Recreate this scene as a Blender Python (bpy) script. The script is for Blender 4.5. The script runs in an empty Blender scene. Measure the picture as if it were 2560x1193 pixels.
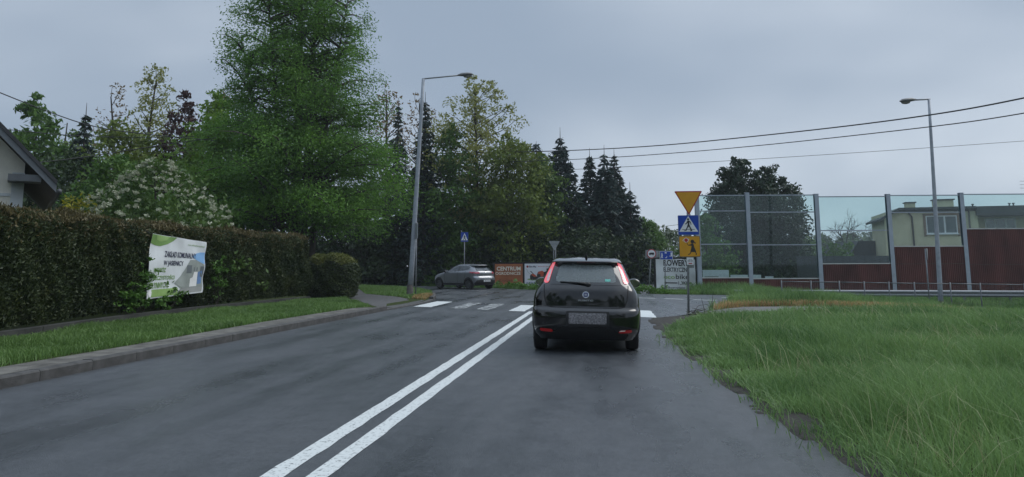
import bpy, bmesh, math, random
import numpy as np
from mathutils import Matrix, Vector
from mathutils.geometry import delaunay_2d_cdt

random.seed(5)
RAD = math.radians
SC = bpy.context.scene
COL = SC.collection

# ------------------------------------------------------------------ camera
cam_d = bpy.data.cameras.new('camera'); cam = bpy.data.objects.new('camera', cam_d); COL.objects.link(cam)
cam_d.sensor_width = 36.0; cam_d.lens = 36.0 * 1900 / 2560
cam_d.shift_y = -(596.5 - 400) / 2560
cam_d.clip_start = 0.1; cam_d.clip_end = 3000
cam.matrix_world = (Matrix.Translation((0, 0, 1.4)) @ Matrix.Rotation(RAD(6.84), 4, 'Z')
                    @ Matrix.Rotation(RAD(97.9), 4, 'X') @ Matrix.Rotation(RAD(-0.3), 4, 'Z'))
SC.camera = cam

# ------------------------------------------------------------------ world: overcast sky
SUN_EL, SUN_AZ = RAD(48), RAD(60)          # azimuth clockwise from +Y
world = bpy.data.worlds.new('World'); SC.world = world; world.use_nodes = True
nt = world.node_tree; N = nt.nodes; LK = nt.links; N.clear()
def wn(t, **k):
    n = N.new(t)
    for a, b in k.items(): setattr(n, a, b)
    return n
w_out = wn('ShaderNodeOutputWorld'); w_bg = wn('ShaderNodeBackground'); w_bg.inputs[1].default_value = 0.10
w_sky = wn('ShaderNodeTexSky', sky_type='NISHITA', sun_disc=False, sun_elevation=SUN_EL, sun_rotation=SUN_AZ)
w_tc = wn('ShaderNodeTexCoord'); w_sep = wn('ShaderNodeSeparateXYZ')
LK.new(w_tc.outputs['Generated'], w_sep.inputs[0])
w_max = wn('ShaderNodeMath', operation='MAXIMUM'); w_max.inputs[1].default_value = 0.0; LK.new(w_sep.outputs[2], w_max.inputs[0])
w_add = wn('ShaderNodeMath', operation='ADD'); w_add.inputs[1].default_value = 0.35; LK.new(w_max.outputs[0], w_add.inputs[0])
w_dx = wn('ShaderNodeMath', operation='DIVIDE'); LK.new(w_sep.outputs[0], w_dx.inputs[0]); LK.new(w_add.outputs[0], w_dx.inputs[1])
w_dy = wn('ShaderNodeMath', operation='DIVIDE'); LK.new(w_sep.outputs[1], w_dy.inputs[0]); LK.new(w_add.outputs[0], w_dy.inputs[1])
w_cb = wn('ShaderNodeCombineXYZ'); LK.new(w_dx.outputs[0], w_cb.inputs[0]); LK.new(w_dy.outputs[0], w_cb.inputs[1])
w_map = wn('ShaderNodeMapping'); w_map.inputs['Location'].default_value = (9.3, 0.0, 0.4); LK.new(w_cb.outputs[0], w_map.inputs[0])
w_no = wn('ShaderNodeTexNoise'); w_no.inputs['Scale'].default_value = 0.85; w_no.inputs['Detail'].default_value = 3.5; w_no.inputs['Roughness'].default_value = 0.5
w_no.inputs['Distortion'].default_value = 0.25; LK.new(w_map.outputs[0], w_no.inputs['Vector'])
w_rp = wn('ShaderNodeValToRGB'); LK.new(w_no.outputs[0], w_rp.inputs[0])
w_rp.color_ramp.interpolation = 'EASE'
w_rp.color_ramp.elements[0].position = 0.33; w_rp.color_ramp.elements[0].color = (0.33, 0.41, 0.52, 1)
w_rp.color_ramp.elements[1].position = 0.70; w_rp.color_ramp.elements[1].color = (0.61, 0.685, 0.78, 1)
w_el = wn('ShaderNodeMapRange', interpolation_type='SMOOTHSTEP'); LK.new(w_max.outputs[0], w_el.inputs[0])      # overcast: the zenith is brighter than the horizon
w_el.inputs[1].default_value = 0.35; w_el.inputs[2].default_value = 1.0; w_el.inputs[3].default_value = 10.0; w_el.inputs[4].default_value = 23.0
w_sc = wn('ShaderNodeVectorMath', operation='SCALE'); LK.new(w_rp.outputs[0], w_sc.inputs[0]); LK.new(w_el.outputs[0], w_sc.inputs[3])
w_mix = wn('ShaderNodeMix', data_type='RGBA'); w_mix.inputs[0].default_value = 0.93
LK.new(w_sky.outputs[0], w_mix.inputs[6]); LK.new(w_sc.outputs[0], w_mix.inputs[7])
LK.new(w_mix.outputs[2], w_bg.inputs[0]); LK.new(w_bg.outputs[0], w_out.inputs[0])

sun_d = bpy.data.lights.new('sun', 'SUN'); sun_d.energy = 1.5; sun_d.angle = RAD(35); sun_d.color = (1.0, 0.97, 0.93)
sun = bpy.data.objects.new('sun', sun_d); COL.objects.link(sun)
sdir = Vector((math.sin(SUN_AZ) * math.cos(SUN_EL), math.cos(SUN_AZ) * math.cos(SUN_EL), math.sin(SUN_EL)))
sun.rotation_euler = (-sdir).to_track_quat('-Z', 'Y').to_euler()
SC.view_settings.view_transform = 'Standard'; SC.view_settings.look = 'None'
SC.view_settings.exposure = 0.0; SC.view_settings.gamma = 1.0; SC.view_settings.use_curve_mapping = False
SC.render.engine = 'CYCLES'
SC.cycles.use_denoising = True
SC.cycles.max_bounces = 8; SC.cycles.transparent_max_bounces = 16; SC.cycles.volume_bounces = 1
SC.cycles.caustics_reflective = False; SC.cycles.caustics_refractive = False

# ------------------------------------------------------------------ materials
MATS = {}
def mat(name, col, rough=0.6, metal=0.0, var=0.12, scale=6.0, bump=0.0, bscale=None, spec=0.5, coat=0.0, col2=None, emit=None, estr=0.0, stretch=None, detail=5.0, alpha=1.0):
    if name in MATS: return MATS[name]
    m = bpy.data.materials.new(name); m.use_nodes = True; t = m.node_tree; n = t.nodes; l = t.links
    b = n['Principled BSDF']
    b.inputs['Roughness'].default_value = rough; b.inputs['Metallic'].default_value = metal
    b.inputs['Specular IOR Level'].default_value = spec; b.inputs['Coat Weight'].default_value = coat; b.inputs['Coat Roughness'].default_value = 0.06
    c = (*col, 1)
    if var > 0 or col2:
        tc = n.new('ShaderNodeTexCoord'); no = n.new('ShaderNodeTexNoise'); no.inputs['Scale'].default_value = scale; no.inputs['Detail'].default_value = detail
        src = tc.outputs['Object']
        if stretch:
            mp = n.new('ShaderNodeMapping'); mp.inputs['Scale'].default_value = stretch; l.new(src, mp.inputs[0]); src = mp.outputs[0]
        l.new(src, no.inputs['Vector'])
        rp = n.new('ShaderNodeValToRGB'); l.new(no.outputs[0], rp.inputs[0])
        rp.color_ramp.elements[0].position = 0.32; rp.color_ramp.elements[1].position = 0.68
        a = col2 if col2 else [v * (1 - var) for v in col]
        e = col if col2 else [min(1, v * (1 + var)) for v in col]
        rp.color_ramp.elements[0].color = (*a, 1); rp.color_ramp.elements[1].color = (*e, 1)
        l.new(rp.outputs[0], b.inputs['Base Color'])
        if bump:
            n2 = n.new('ShaderNodeTexNoise'); n2.inputs['Scale'].default_value = bscale or scale * 4; n2.inputs['Detail'].default_value = 3; l.new(src, n2.inputs['Vector'])
            bp = n.new('ShaderNodeBump'); bp.inputs['Strength'].default_value = bump; bp.inputs['Distance'].default_value = 0.02
            l.new(n2.outputs[0], bp.inputs['Height']); l.new(bp.outputs[0], b.inputs['Normal'])
    else:
        b.inputs['Base Color'].default_value = c
    if emit:
        b.inputs['Emission Color'].default_value = (*emit, 1); b.inputs['Emission Strength'].default_value = estr
    if alpha < 1: b.inputs['Alpha'].default_value = alpha
    MATS[name] = m
    return m

def leaf_mat(name, c1, c2, trans=0.3, rough=0.55, big=0.35):
    """two-tone foliage: each leaf takes its own tone, slow noise shifts whole clumps"""
    if name in MATS: return MATS[name]
    k = 1.0 if name in ('leaf_pale', 'leaf_reddish', 'leaf_yellow', 'blossom') else 1.45
    k = (k, k, k) if name == 'blossom' else (1.15, 1.3, 1.3) if name[:6] in ('needle', 'scale_') else (k * 1.08, k * 1.12, k * 1.0) if name[:5] == 'grass' else (k * 1.18, k * 1.10, k * .72)
    c1 = [v * q for v, q in zip(c1, k)]; c2 = [v * q for v, q in zip(c2, k)]
    m = bpy.data.materials.new(name); m.use_nodes = True; t = m.node_tree; n = t.nodes; l = t.links
    b = n['Principled BSDF']; b.inputs['Roughness'].default_value = rough; b.inputs['Specular IOR Level'].default_value = 0.3
    g = n.new('ShaderNodeNewGeometry'); tc = n.new('ShaderNodeTexCoord'); no = n.new('ShaderNodeTexNoise'); no.inputs['Scale'].default_value = big; no.inputs['Detail'].default_value = 2
    l.new(tc.outputs['Object'], no.inputs['Vector'])
    ad = n.new('ShaderNodeMath'); ad.operation = 'MULTIPLY_ADD'; ad.inputs[1].default_value = 0.55; l.new(g.outputs['Random Per Island'], ad.inputs[0])
    m2 = n.new('ShaderNodeMath'); m2.operation = 'MULTIPLY_ADD'; m2.inputs[1].default_value = 1.6; m2.inputs[2].default_value = -0.55; l.new(no.outputs[0], m2.inputs[0])
    l.new(m2.outputs[0], ad.inputs[2])
    mx = n.new('ShaderNodeMix'); mx.data_type = 'RGBA'; mx.clamp_factor = True
    mx.inputs[6].default_value = (*c1, 1); mx.inputs[7].default_value = (*c2, 1); l.new(ad.outputs[0], mx.inputs[0])
    l.new(mx.outputs[2], b.inputs['Base Color'])
    tr = n.new('ShaderNodeBsdfTranslucent'); l.new(mx.outputs[2], tr.inputs['Color'])
    ms = n.new('ShaderNodeMixShader'); ms.inputs[0].default_value = trans
    l.new(b.outputs[0], ms.inputs[1]); l.new(tr.outputs[0], ms.inputs[2]); l.new(ms.outputs[0], n['Material Output'].inputs[0])
    MATS[name] = m
    return m

def glass_mat(name, tint, rough=0.02, mixf=0.9, veil=0.0, veilc=(.5, .56, .57)):
    """thin clear sheet: tinted transmission plus a mirror film by fresnel"""
    if name in MATS: return MATS[name]
    m = bpy.data.materials.new(name); m.use_nodes = True; t = m.node_tree; n = t.nodes; l = t.links
    n.remove(n['Principled BSDF'])
    tr = n.new('ShaderNodeBsdfTransparent'); tr.inputs[0].default_value = (*tint, 1)
    gl = n.new('ShaderNodeBsdfGlossy'); gl.inputs['Roughness'].default_value = rough
    fr = n.new('ShaderNodeFresnel'); fr.inputs[0].default_value = 1.45
    mu = n.new('ShaderNodeMath'); mu.operation = 'MULTIPLY'; mu.inputs[1].default_value = mixf; l.new(fr.outputs[0], mu.inputs[0])
    ms = n.new('ShaderNodeMixShader'); l.new(mu.outputs[0], ms.inputs[0]); l.new(tr.outputs[0], ms.inputs[1]); l.new(gl.outputs[0], ms.inputs[2])
    out = ms.outputs[0]
    if veil:
        df = n.new('ShaderNodeBsdfDiffuse'); df.inputs[0].default_value = (*veilc, 1); m2 = n.new('ShaderNodeMixShader'); m2.inputs[0].default_value = veil  # pale diffuse veil brightens the pane like reflected sky light
        l.new(out, m2.inputs[1]); l.new(df.outputs[0], m2.inputs[2]); out = m2.outputs[0]
    l.new(out, n['Material Output'].inputs[0])
    MATS[name] = m
    return m

def asphalt_mat(name, dark=(0.029, 0.033, 0.038), light=(0.070, 0.077, 0.085), r0=0.20, r1=0.55):
    if name in MATS: return MATS[name]
    m = bpy.data.materials.new(name); m.use_nodes = True; t = m.node_tree; n = t.nodes; l = t.links
    b = n['Principled BSDF']; tc = n.new('ShaderNodeTexCoord')
    def noise(scale, detail, stretch=None, rough=0.55):
        o = n.new('ShaderNodeTexNoise'); o.inputs['Scale'].default_value = scale; o.inputs['Detail'].default_value = detail; o.inputs['Roughness'].default_value = rough
        s = tc.outputs['Object']
        if stretch:
            mp = n.new('ShaderNodeMapping'); mp.inputs['Scale'].default_value = stretch; l.new(s, mp.inputs[0]); s = mp.outputs[0]
        l.new(s, o.inputs['Vector']); return o
    big = noise(0.55, 5, (1.5, 0.5, 1), .6); fine = noise(24, 6, None, .75); mid = noise(4, 6, None, .65); trk = noise(1.0, 2, (1.15, 0.02, 1))
    def madd(src, k, add=None):
        q = n.new('ShaderNodeMath'); q.operation = 'MULTIPLY_ADD'; q.inputs[1].default_value = k; l.new(src, q.inputs[0])
        if add is None: q.inputs[2].default_value = 0.0
        else: l.new(add, q.inputs[2])
        return q.outputs[0]
    mixv = madd(fine.outputs[0], .45, madd(big.outputs[0], .18, madd(trk.outputs[0], .15, madd(mid.outputs[0], .24))))
    rp = n.new('ShaderNodeValToRGB'); l.new(mixv, rp.inputs[0])
    rp.color_ramp.elements[0].position = 0.41; rp.color_ramp.elements[1].position = 0.59
    rp.color_ramp.elements[0].color = (*dark, 1); rp.color_ramp.elements[1].color = (*light, 1); l.new(rp.outputs[0], b.inputs['Base Color'])
    rv = madd(big.outputs[0], .6, madd(trk.outputs[0], .4))
    mr = n.new('ShaderNodeMapRange'); mr.inputs[1].default_value = 0.40; mr.inputs[2].default_value = 0.60; mr.inputs[3].default_value = r0; mr.inputs[4].default_value = r1
    l.new(rv, mr.inputs[0]); l.new(mr.outputs[0], b.inputs['Roughness'])
    bp = n.new('ShaderNodeBump'); bp.inputs['Strength'].default_value = 0.6; bp.inputs['Distance'].default_value = 0.012
    l.new(noise(85, 3, None, .7).outputs[0], bp.inputs['Height']); l.new(bp.outputs[0], b.inputs['Normal'])
    b.inputs['Specular IOR Level'].default_value = 0.5
    MATS[name] = m
    return m

def paint_mat(name, wear=0.45, sc=9.0):
    """road paint, worn through to the asphalt in flecks"""
    if name in MATS: return MATS[name]
    m = bpy.data.materials.new(name); m.use_nodes = True; t = m.node_tree; n = t.nodes; l = t.links
    b = n['Principled BSDF']; b.inputs['Roughness'].default_value = 0.5
    tc = n.new('ShaderNodeTexCoord')
    n1 = n.new('ShaderNodeTexNoise'); n1.inputs['Scale'].default_value = sc; n1.inputs['Detail'].default_value = 9; n1.inputs['Roughness'].default_value = 0.72; l.new(tc.outputs['Object'], n1.inputs['Vector'])
    rp = n.new('ShaderNodeValToRGB'); l.new(n1.outputs[0], rp.inputs[0])
    rp.color_ramp.elements[0].position = wear - 0.05; rp.color_ramp.elements[0].color = (0.06, 0.065, 0.07, 1)
    rp.color_ramp.elements[1].position = wear + 0.06; rp.color_ramp.elements[1].color = (0.60, 0.63, 0.62, 1)
    l.new(rp.outputs[0], b.inputs['Base Color'])
    MATS[name] = m
    return m

# ------------------------------------------------------------------ object helpers
def link(o, parent=None):
    COL.objects.link(o)
    if parent: o.parent = parent
    return o
def tag(o, label=None, cat=None, group=None, kind=None):
    if label: o['label'] = label
    if cat: o['category'] = cat
    if group: o['group'] = group
    if kind: o['kind'] = kind
    return o
def empty(name, loc=(0, 0, 0), rz=0.0, label=None, cat=None, group=None, kind=None, rot=None, scale=1.0):
    o = bpy.data.objects.new(name, None); o.empty_display_size = 0.2; COL.objects.link(o)
    o.location = loc; o.rotation_euler = rot or (0, 0, rz); o.scale = (scale,) * 3
    return tag(o, label, cat, group, kind)
def obj(name, V, Fc, m, parent=None, smooth=False):
    me = bpy.data.meshes.new(name); me.from_pydata([tuple(map(float, v)) for v in V], [], [tuple(f) for f in Fc]); me.update()
    if smooth: me.polygons.foreach_set('use_smooth', [True] * len(me.polygons))
    if m: me.materials.append(m)
    return link(bpy.data.objects.new(name, me), parent)
def fast_mesh(name, V, loops, totals, m, parent=None):
    me = bpy.data.meshes.new(name); V = np.asarray(V, np.float32); loops = np.asarray(loops, np.int32); totals = np.asarray(totals, np.int32)
    me.vertices.add(len(V)); me.vertices.foreach_set('co', V.ravel())
    me.loops.add(len(loops)); me.loops.foreach_set('vertex_index', loops)
    me.polygons.add(len(totals)); me.polygons.foreach_set('loop_start', np.concatenate([[0], np.cumsum(totals)[:-1]]).astype(np.int32))
    me.polygons.foreach_set('loop_total', totals); me.update(calc_edges=True)
    me.materials.append(m)
    return link(bpy.data.objects.new(name, me), parent)
class MB:
    """collects vertices and faces for one mesh"""
    def __init__(s): s.v = []; s.f = []
    def add(s, V, Fc):
        k = len(s.v); s.v += [tuple(p) for p in V]; s.f += [tuple(i + k for i in f) for f in Fc]; return s
    def box(s, x0, x1, y0, y1, z0, z1, ch=0.0):
        V = [(x0, y0, z0), (x1, y0, z0), (x1, y1, z0), (x0, y1, z0), (x0, y0, z1), (x1, y0, z1), (x1, y1, z1), (x0, y1, z1)]
        return s.add(V, [(0, 3, 2, 1), (4, 5, 6, 7), (0, 1, 5, 4), (1, 2, 6, 5), (2, 3, 7, 6), (3, 0, 4, 7)])
    def tube(s, pts, rad, sides=8, cap=True):
        pts = [Vector(p) for p in pts]; n = len(pts)
        if not hasattr(rad, '__len__'): rad = [rad] * n
        V = []; Fc = []; ref = None
        for i in range(n):
            d = (pts[min(i + 1, n - 1)] - pts[max(i - 1, 0)]).normalized()
            if ref is None: ref = Vector((1, 0, 0)) if abs(d.x) < 0.8 else Vector((0, 1, 0))
            a = (ref - d * ref.dot(d)).normalized(); b = d.cross(a); ref = a
            for k in range(sides):
                t = 2 * math.pi * k / sides; V.append(pts[i] + (a * math.cos(t) + b * math.sin(t)) * rad[i])
        for i in range(n - 1):
            for k in range(sides):
                k2 = (k + 1) % sides; Fc.append((i * sides + k, i * sides + k2, (i + 1) * sides + k2, (i + 1) * sides + k))
        if cap: Fc += [tuple(range(sides - 1, -1, -1)), tuple(range((n - 1) * sides, n * sides))]
        return s.add(V, Fc)
    def lathe_x(s, prof, seg=28, c=(0, 0, 0)):
        """revolve (x, r) profile round the x axis"""
        V = []; Fc = []; n = len(prof)
        for k in range(seg):
            t = 2 * math.pi * k / seg
            for (x, r) in prof: V.append((c[0] + x, c[1] + r * math.cos(t), c[2] + r * math.sin(t)))
        for k in range(seg):
            k2 = (k + 1) % seg
            for i in range(n - 1): Fc.append((k * n + i, k * n + i + 1, k2 * n + i + 1, k2 * n + i))
        return s.add(V, Fc)
    def ellipsoid(s, c, r, nu=12, nv=8):
        V = []; Fc = []
        for j in range(nv + 1):
            ph = math.pi * j / nv
            for i in range(nu):
                t = 2 * math.pi * i / nu; V.append((c[0] + r[0] * math.sin(ph) * math.cos(t), c[1] + r[1] * math.sin(ph) * math.sin(t), c[2] + r[2] * math.cos(ph)))
        for j in range(nv):
            for i in range(nu): Fc.append((j * nu + i, (j + 1) * nu + i, (j + 1) * nu + (i + 1) % nu, j * nu + (i + 1) % nu))
        return s.add(V, Fc)
    def prism(s, poly, y0, y1):
        """polygon in (x, z) extruded along y"""
        n = len(poly); V = [(p[0], y0, p[1]) for p in poly] + [(p[0], y1, p[1]) for p in poly]
        return s.add(V, [tuple(range(n)), tuple(range(2 * n - 1, n - 1, -1))] + [(i, i + n, (i + 1) % n + n, (i + 1) % n) for i in range(n)])
    def build(s, name, m, parent=None, smooth=False, bevel=0.0):
        o = obj(name, s.v, s.f, m, parent, smooth)
        if bevel:
            b = o.modifiers.new('bevel', 'BEVEL'); b.width = bevel; b.segments = 2; b.limit_method = 'ANGLE'
        return o
def box(name, m, parent, *a, bevel=0.0): return MB().box(*a).build(name, m, parent, bevel=bevel)
def copy_tree(o, parent=None):
    c = o.copy(); COL.objects.link(c); c.parent = parent
    for ch in list(o.children): copy_tree(ch, c)
    return c

def pip(P, poly):
    P = np.asarray(P, float); x, y = P[:, 0], P[:, 1]; ins = np.zeros(len(P), bool); n = len(poly)
    for i in range(n):
        x1, y1 = poly[i]; x2, y2 = poly[(i + 1) % n]
        if y1 == y2: continue
        c = ((y1 > y) != (y2 > y)) & (x < (x2 - x1) * (y - y1) / (y2 - y1) + x1); ins ^= c
    return ins
def resample(poly, step, closed=True):
    out = []; n = len(poly)
    for i in range(n if closed else n - 1):
        a = np.array(poly[i], float); b = np.array(poly[(i + 1) % n], float); k = max(1, int(math.ceil(np.linalg.norm(b - a) / step)))
        out += [tuple(a + (b - a) * j / k) for j in range(k)]
    if not closed: out.append(tuple(poly[-1]))
    return out
def fill(poly, holes=(), step=0.1):
    """triangulated fill of a polygon with holes; interior points every step"""
    pts = []; edges = []
    for lp in [poly] + list(holes):
        r = resample(lp, step); k = len(pts); pts += r; edges += [(k + i, k + (i + 1) % len(r)) for i in range(len(r))]
    A = np.array(poly); lo, hi = A.min(0), A.max(0)
    gx = np.arange(lo[0] + step * 0.5, hi[0], step); gy = np.arange(lo[1] + step * 0.5, hi[1], step)
    if len(gx) and len(gy):
        g = np.stack(np.meshgrid(gx, gy), -1).reshape(-1, 2); ok = pip(g, poly)
        for h in holes: ok &= ~pip(g, h)
        pts += [tuple(p) for p in g[ok]]
    v, e, f, *_ = delaunay_2d_cdt([Vector(p) for p in pts], edges, [], 0, 1e-6)
    v = [(p.x, p.y) for p in v]; c = np.array([[(v[a][0] + v[b][0] + v[d][0]) / 3, (v[a][1] + v[b][1] + v[d][1]) / 3] for a, b, d in f])
    ok = pip(c, poly)
    for h in holes: ok &= ~pip(c, h)
    return v, [tuple(t) for t, k in zip(f, ok) if k]
def smooth_poly(pts, it=2, closed=True):
    P = [np.array(p, float) for p in pts]
    for _ in range(it):
        Q = []; n = len(P); rng_ = range(n) if closed else range(n - 1)
        if not closed: Q.append(P[0])
        for i in rng_:
            a, b = P[i], P[(i + 1) % n]; Q += [a * .75 + b * .25, a * .25 + b * .75]
        if not closed: Q.append(P[-1])
        P = Q
    return [tuple(p) for p in P]
def ss(a, b, x): t = np.clip((np.asarray(x, float) - a) / (b - a), 0, 1); return t * t * (3 - 2 * t)
def T(x, y):
    """ground height: the land falls away a little beyond the right verge"""
    return -0.55 * ss(5.5, 14, x) * ss(21, 33, y)
def sheet(name, poly, m, dz=0.0, step=1.5, kind='structure', holes=(), parent=None, rim=None):
    v, f = fill(poly, holes, step); zz = [dz] * len(v)
    if rim is not None:                      # outline sinks below the neighbouring surface
        A = np.array(poly, float); B = np.roll(A, -1, 0); d = B - A
        for i, p in enumerate(v):
            t = np.clip(((np.array(p) - A) * d).sum(1) / (d * d).sum(1), 0, 1)
            if np.hypot(*(A + d * t[:, None] - np.array(p)).T).min() < 1e-3: zz[i] = rim
    o = obj(name, [(x, y, float(T(x, y)) + q) for (x, y), q in zip(v, zz)], f, m, parent, True)
    if kind and parent is None: o['kind'] = kind
    return o

# text as flat mesh, fitted to a box in (u, v) and put on a surface by mapf
def text_geo(txt, bold=0.0, space=1.0):
    cu = bpy.data.curves.new('lettering', 'FONT'); cu.body = txt; cu.offset = bold; cu.resolution_u = 3; cu.space_character = space
    o = bpy.data.objects.new('lettering', cu); COL.objects.link(o)
    bpy.context.view_layer.update(); me = bpy.data.meshes.new_from_object(o)
    V = np.array([v.co[:2] for v in me.vertices]); Fc = [tuple(p.vertices) for p in me.polygons]
    bpy.data.objects.remove(o); bpy.data.curves.remove(cu); bpy.data.meshes.remove(me)
    return V, Fc
def lettering(txt, u0, v0, u1, v1, mapf, m, parent, bold=0.0, space=1.0, name='lettering'):
    V, Fc = text_geo(txt, bold, space); lo, hi = V.min(0), V.max(0)
    V = (V - lo) / (hi - lo) * np.array([u1 - u0, v1 - v0]) + np.array([u0, v0])
    return obj(name, [mapf(*p) for p in V], Fc, m, parent)
def flat(name, poly, mapf, m, parent, holes=(), step=0.25):
    v, f = fill(poly, holes, step)
    return obj(name, [mapf(*p) for p in v], f, m, parent)
def circ(cx, cy, r, n=24, ry=None): return [(cx + r * math.cos(2 * math.pi * k / n), cy + (ry or r) * math.sin(2 * math.pi * k / n)) for k in range(n)]
def rrect(x0, y0, x1, y1, r, n=5):
    P = []
    for cx, cy, a in ((x1 - r, y1 - r, 0), (x0 + r, y1 - r, 90), (x0 + r, y0 + r, 180), (x1 - r, y0 + r, 270)):
        P += [(cx + r * math.cos(RAD(a + 90 * k / n)), cy + r * math.sin(RAD(a + 90 * k / n))) for k in range(n + 1)]
    return P
def rpoly(pts, r, n=4):
    """polygon with rounded corners"""
    out = []; k = len(pts)
    for i in range(k):
        p = np.array(pts[i], float); a = np.array(pts[i - 1], float) - p; b = np.array(pts[(i + 1) % k], float) - p
        a = p + a / np.linalg.norm(a) * r; b = p + b / np.linalg.norm(b) * r
        for j in range(n + 1):
            t = j / n; out.append(tuple((1 - t) ** 2 * a + 2 * t * (1 - t) * p + t * t * b))
    return out
def stroke(pts, w):
    """polyline thickened to a polygon"""
    P = [np.array(p, float) for p in pts]; L, R = [], []
    for i in range(len(P)):
        d = P[min(i + 1, len(P) - 1)] - P[max(i - 1, 0)]; d = d / np.linalg.norm(d); nn = np.array([-d[1], d[0]]) * w / 2
        L.append(tuple(P[i] + nn)); R.append(tuple(P[i] - nn))
    return L + R[::-1]

# ------------------------------------------------------------------ shared materials
ASPH = asphalt_mat('wet_asphalt')
ASPH2 = asphalt_mat('path_asphalt', (0.045, 0.045, 0.046), (0.085, 0.083, 0.082), 0.55, 0.8)
PAINT = paint_mat('road_paint', 0.405, 26.0); PAINT_W = paint_mat('worn_road_paint', 0.53, 4.0); PAINT_N = paint_mat('fresh_road_paint', 0.20)
GALV = mat('galvanised_steel', (0.22, 0.235, 0.25), 0.5, 0.3, 0.15, 14)
ALU = mat('painted_aluminium', (0.33, 0.375, 0.43), 0.5, 0.0, 0.08, 4)
KERB = mat('kerb_concrete', (0.062, 0.061, 0.059), 0.85, 0, 0.35, 7, 0.4, 60)
SOIL = mat('wet_soil', (0.024, 0.021, 0.017), 0.9, 0, 0.4, 5, 0.8, 30)
TURF = mat('turf_ground', (0.045, 0.065, 0.020), 0.95, 0, 0.35, 2.5, 0.5, 25, spec=0.05, col2=(0.035, 0.040, 0.018))
BARK = mat('bark', (0.050, 0.042, 0.036), 0.9, 0, 0.4, 9, 0.8, 40, stretch=(1, 1, 0.25))
BLACK = mat('black_print', (0.02, 0.02, 0.022), 0.5, 0, 0)
WHITE = mat('white_print', (0.80, 0.80, 0.79), 0.4, 0, 0)
SBACK = mat('sign_back_grey', (0.30, 0.32, 0.33), 0.5, 0.3, 0.12, 9)

# ================================================================== SETTING
KX = -7.0
far_edge = [(-60, 76), (-40, 68.5), (-30, 64), (-20, 58.3), (-15.6, 55.3), (-11.5, 51.8), (-6.7, 47.2), (-3.9, 44), (1.7, 38), (3.5, 36.9), (6, 36.2), (10, 36.2), (16, 36.4), (30, 37), (60, 38)]
right_near = [(60, 31.0), (30, 30.6), (16, 30.4), (10, 31.8), (7, 32.4), (5.5, 32.2), (4.6, 29.6), (4.0, 27), (3.3, 24.4), (2.6, 22.9), (2.0, 21.8), (1.45, 21.0)]
right_edge = [(1.2, 19.6), (1.25, 17.5), (1.33, 15.2), (1.43, 12.3), (1.53, 9.4), (1.7, 7.3), (1.8, 6.4), (1.9, 5.4), (2.0, 3), (2.1, -12)]
kerb_line = [(-7.0, -12), (-7.0, 5), (-7.05, 12), (-7.0, 18), (-6.95, 22), (-6.9, 25), (-6.75, 27.2), (-6.8, 29.5), (-7.2, 32.5), (-8.2, 36.8), (-9.9, 41.2), (-12.5, 45.3), (-16.5, 49.2), (-22, 52.8), (-30, 57.2), (-40, 61.8), (-60, 69.5)]
road_poly = far_edge + right_near + right_edge + kerb_line
G0 = 900
gv, gf = fill([(-140, -30), (140, -30), (140, 190), (-140, 190)], step=6)
gb = MB(); gb.add([(x, y, float(T(x, y)) - 0.07) for x, y in gv], gf)
for a in ([(-G0, -G0), (G0, -G0), (G0, -30), (-G0, -30)], [(-G0, 190), (G0, 190), (G0, G0), (-G0, G0)], [(-G0, -30), (-140, -30), (-140, 190), (-G0, 190)], [(140, -30), (G0, -30), (G0, 190), (140, 190)]):
    gb.add([(x, y, float(T(x, y)) - 0.07) for x, y in a], [(0, 1, 2, 3)])
tag(gb.build('ground', TURF), kind='structure')
road = sheet('road', road_poly, ASPH, 0.0, 1.2)
sheet('side_street', [(0.3, 39.0), (2.6, 38.0), (4.2, 50), (4.6, 62), (8.5, 90), (4.5, 92), (1.4, 62), (1.2, 50)], asphalt_mat('side_asphalt', (0.05, 0.052, 0.055), (0.09, 0.092, 0.095), 0.4, 0.6), -0.03, 2)

# markings belong to the road
def strip(name, x0, x1, y0, y1, m, n=24, wob=0.008, dz=0.004, sk=0.0):
    rr = random.Random(int(abs(x0) * 1000 + y0 * 10)); L, R = [], []
    for i in range(n + 1):
        y = y0 + (y1 - y0) * i / n
        L.append((x0 + rr.uniform(-wob, wob), y)); R.append((x1 + rr.uniform(-wob, wob), y + sk))
    V = [(*p, dz) for p in L + R]; return obj(name, V, [(i, i + n + 1, i + n + 2, i + 1) for i in range(n)], m, road)
strip('lane_line', -2.33, -2.17, -10, 23.6, PAINT, 120)
strip('lane_line', -2.02, -1.87, -10, 22.9, PAINT, 120)
for cx, w, m_ in ((-6.28, 0.70, PAINT_N), (-4.88, 0.5, PAINT_W), (-3.9, 0.5, PAINT_W), (-2.72, 0.52, PAINT), (-1.7, 0.5, PAINT), (-0.7, 0.5, PAINT), (0.25, 0.5, PAINT), (1.05, 0.62, PAINT_N)):
    ny = 26.45 - (cx + 6.6) * 0.68
    strip('zebra_stripe', cx - w / 2, cx + w / 2, ny, ny + 3.9 - 0.1 * (cx + 6.6), m_, 8, 0.015, sk=-0.55 * w)
def ribbon(name, pts, w, m, dz=0.004, parent=None):
    V = []; n = len(pts)
    for i in range(n):
        a = Vector(pts[max(i - 1, 0)]); b = Vector(pts[min(i + 1, n - 1)]); d = (b - a).normalized(); nn = Vector((-d.y, d.x)) * w / 2
        for s in (1, -1):
            q = Vector(pts[i]) + nn * s; V.append((q.x, q.y, float(T(q.x, q.y)) + dz))
    return obj(name, V, [(2 * i, 2 * i + 1, 2 * i + 3, 2 * i + 2) for i in range(n - 1)], m, parent)
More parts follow.
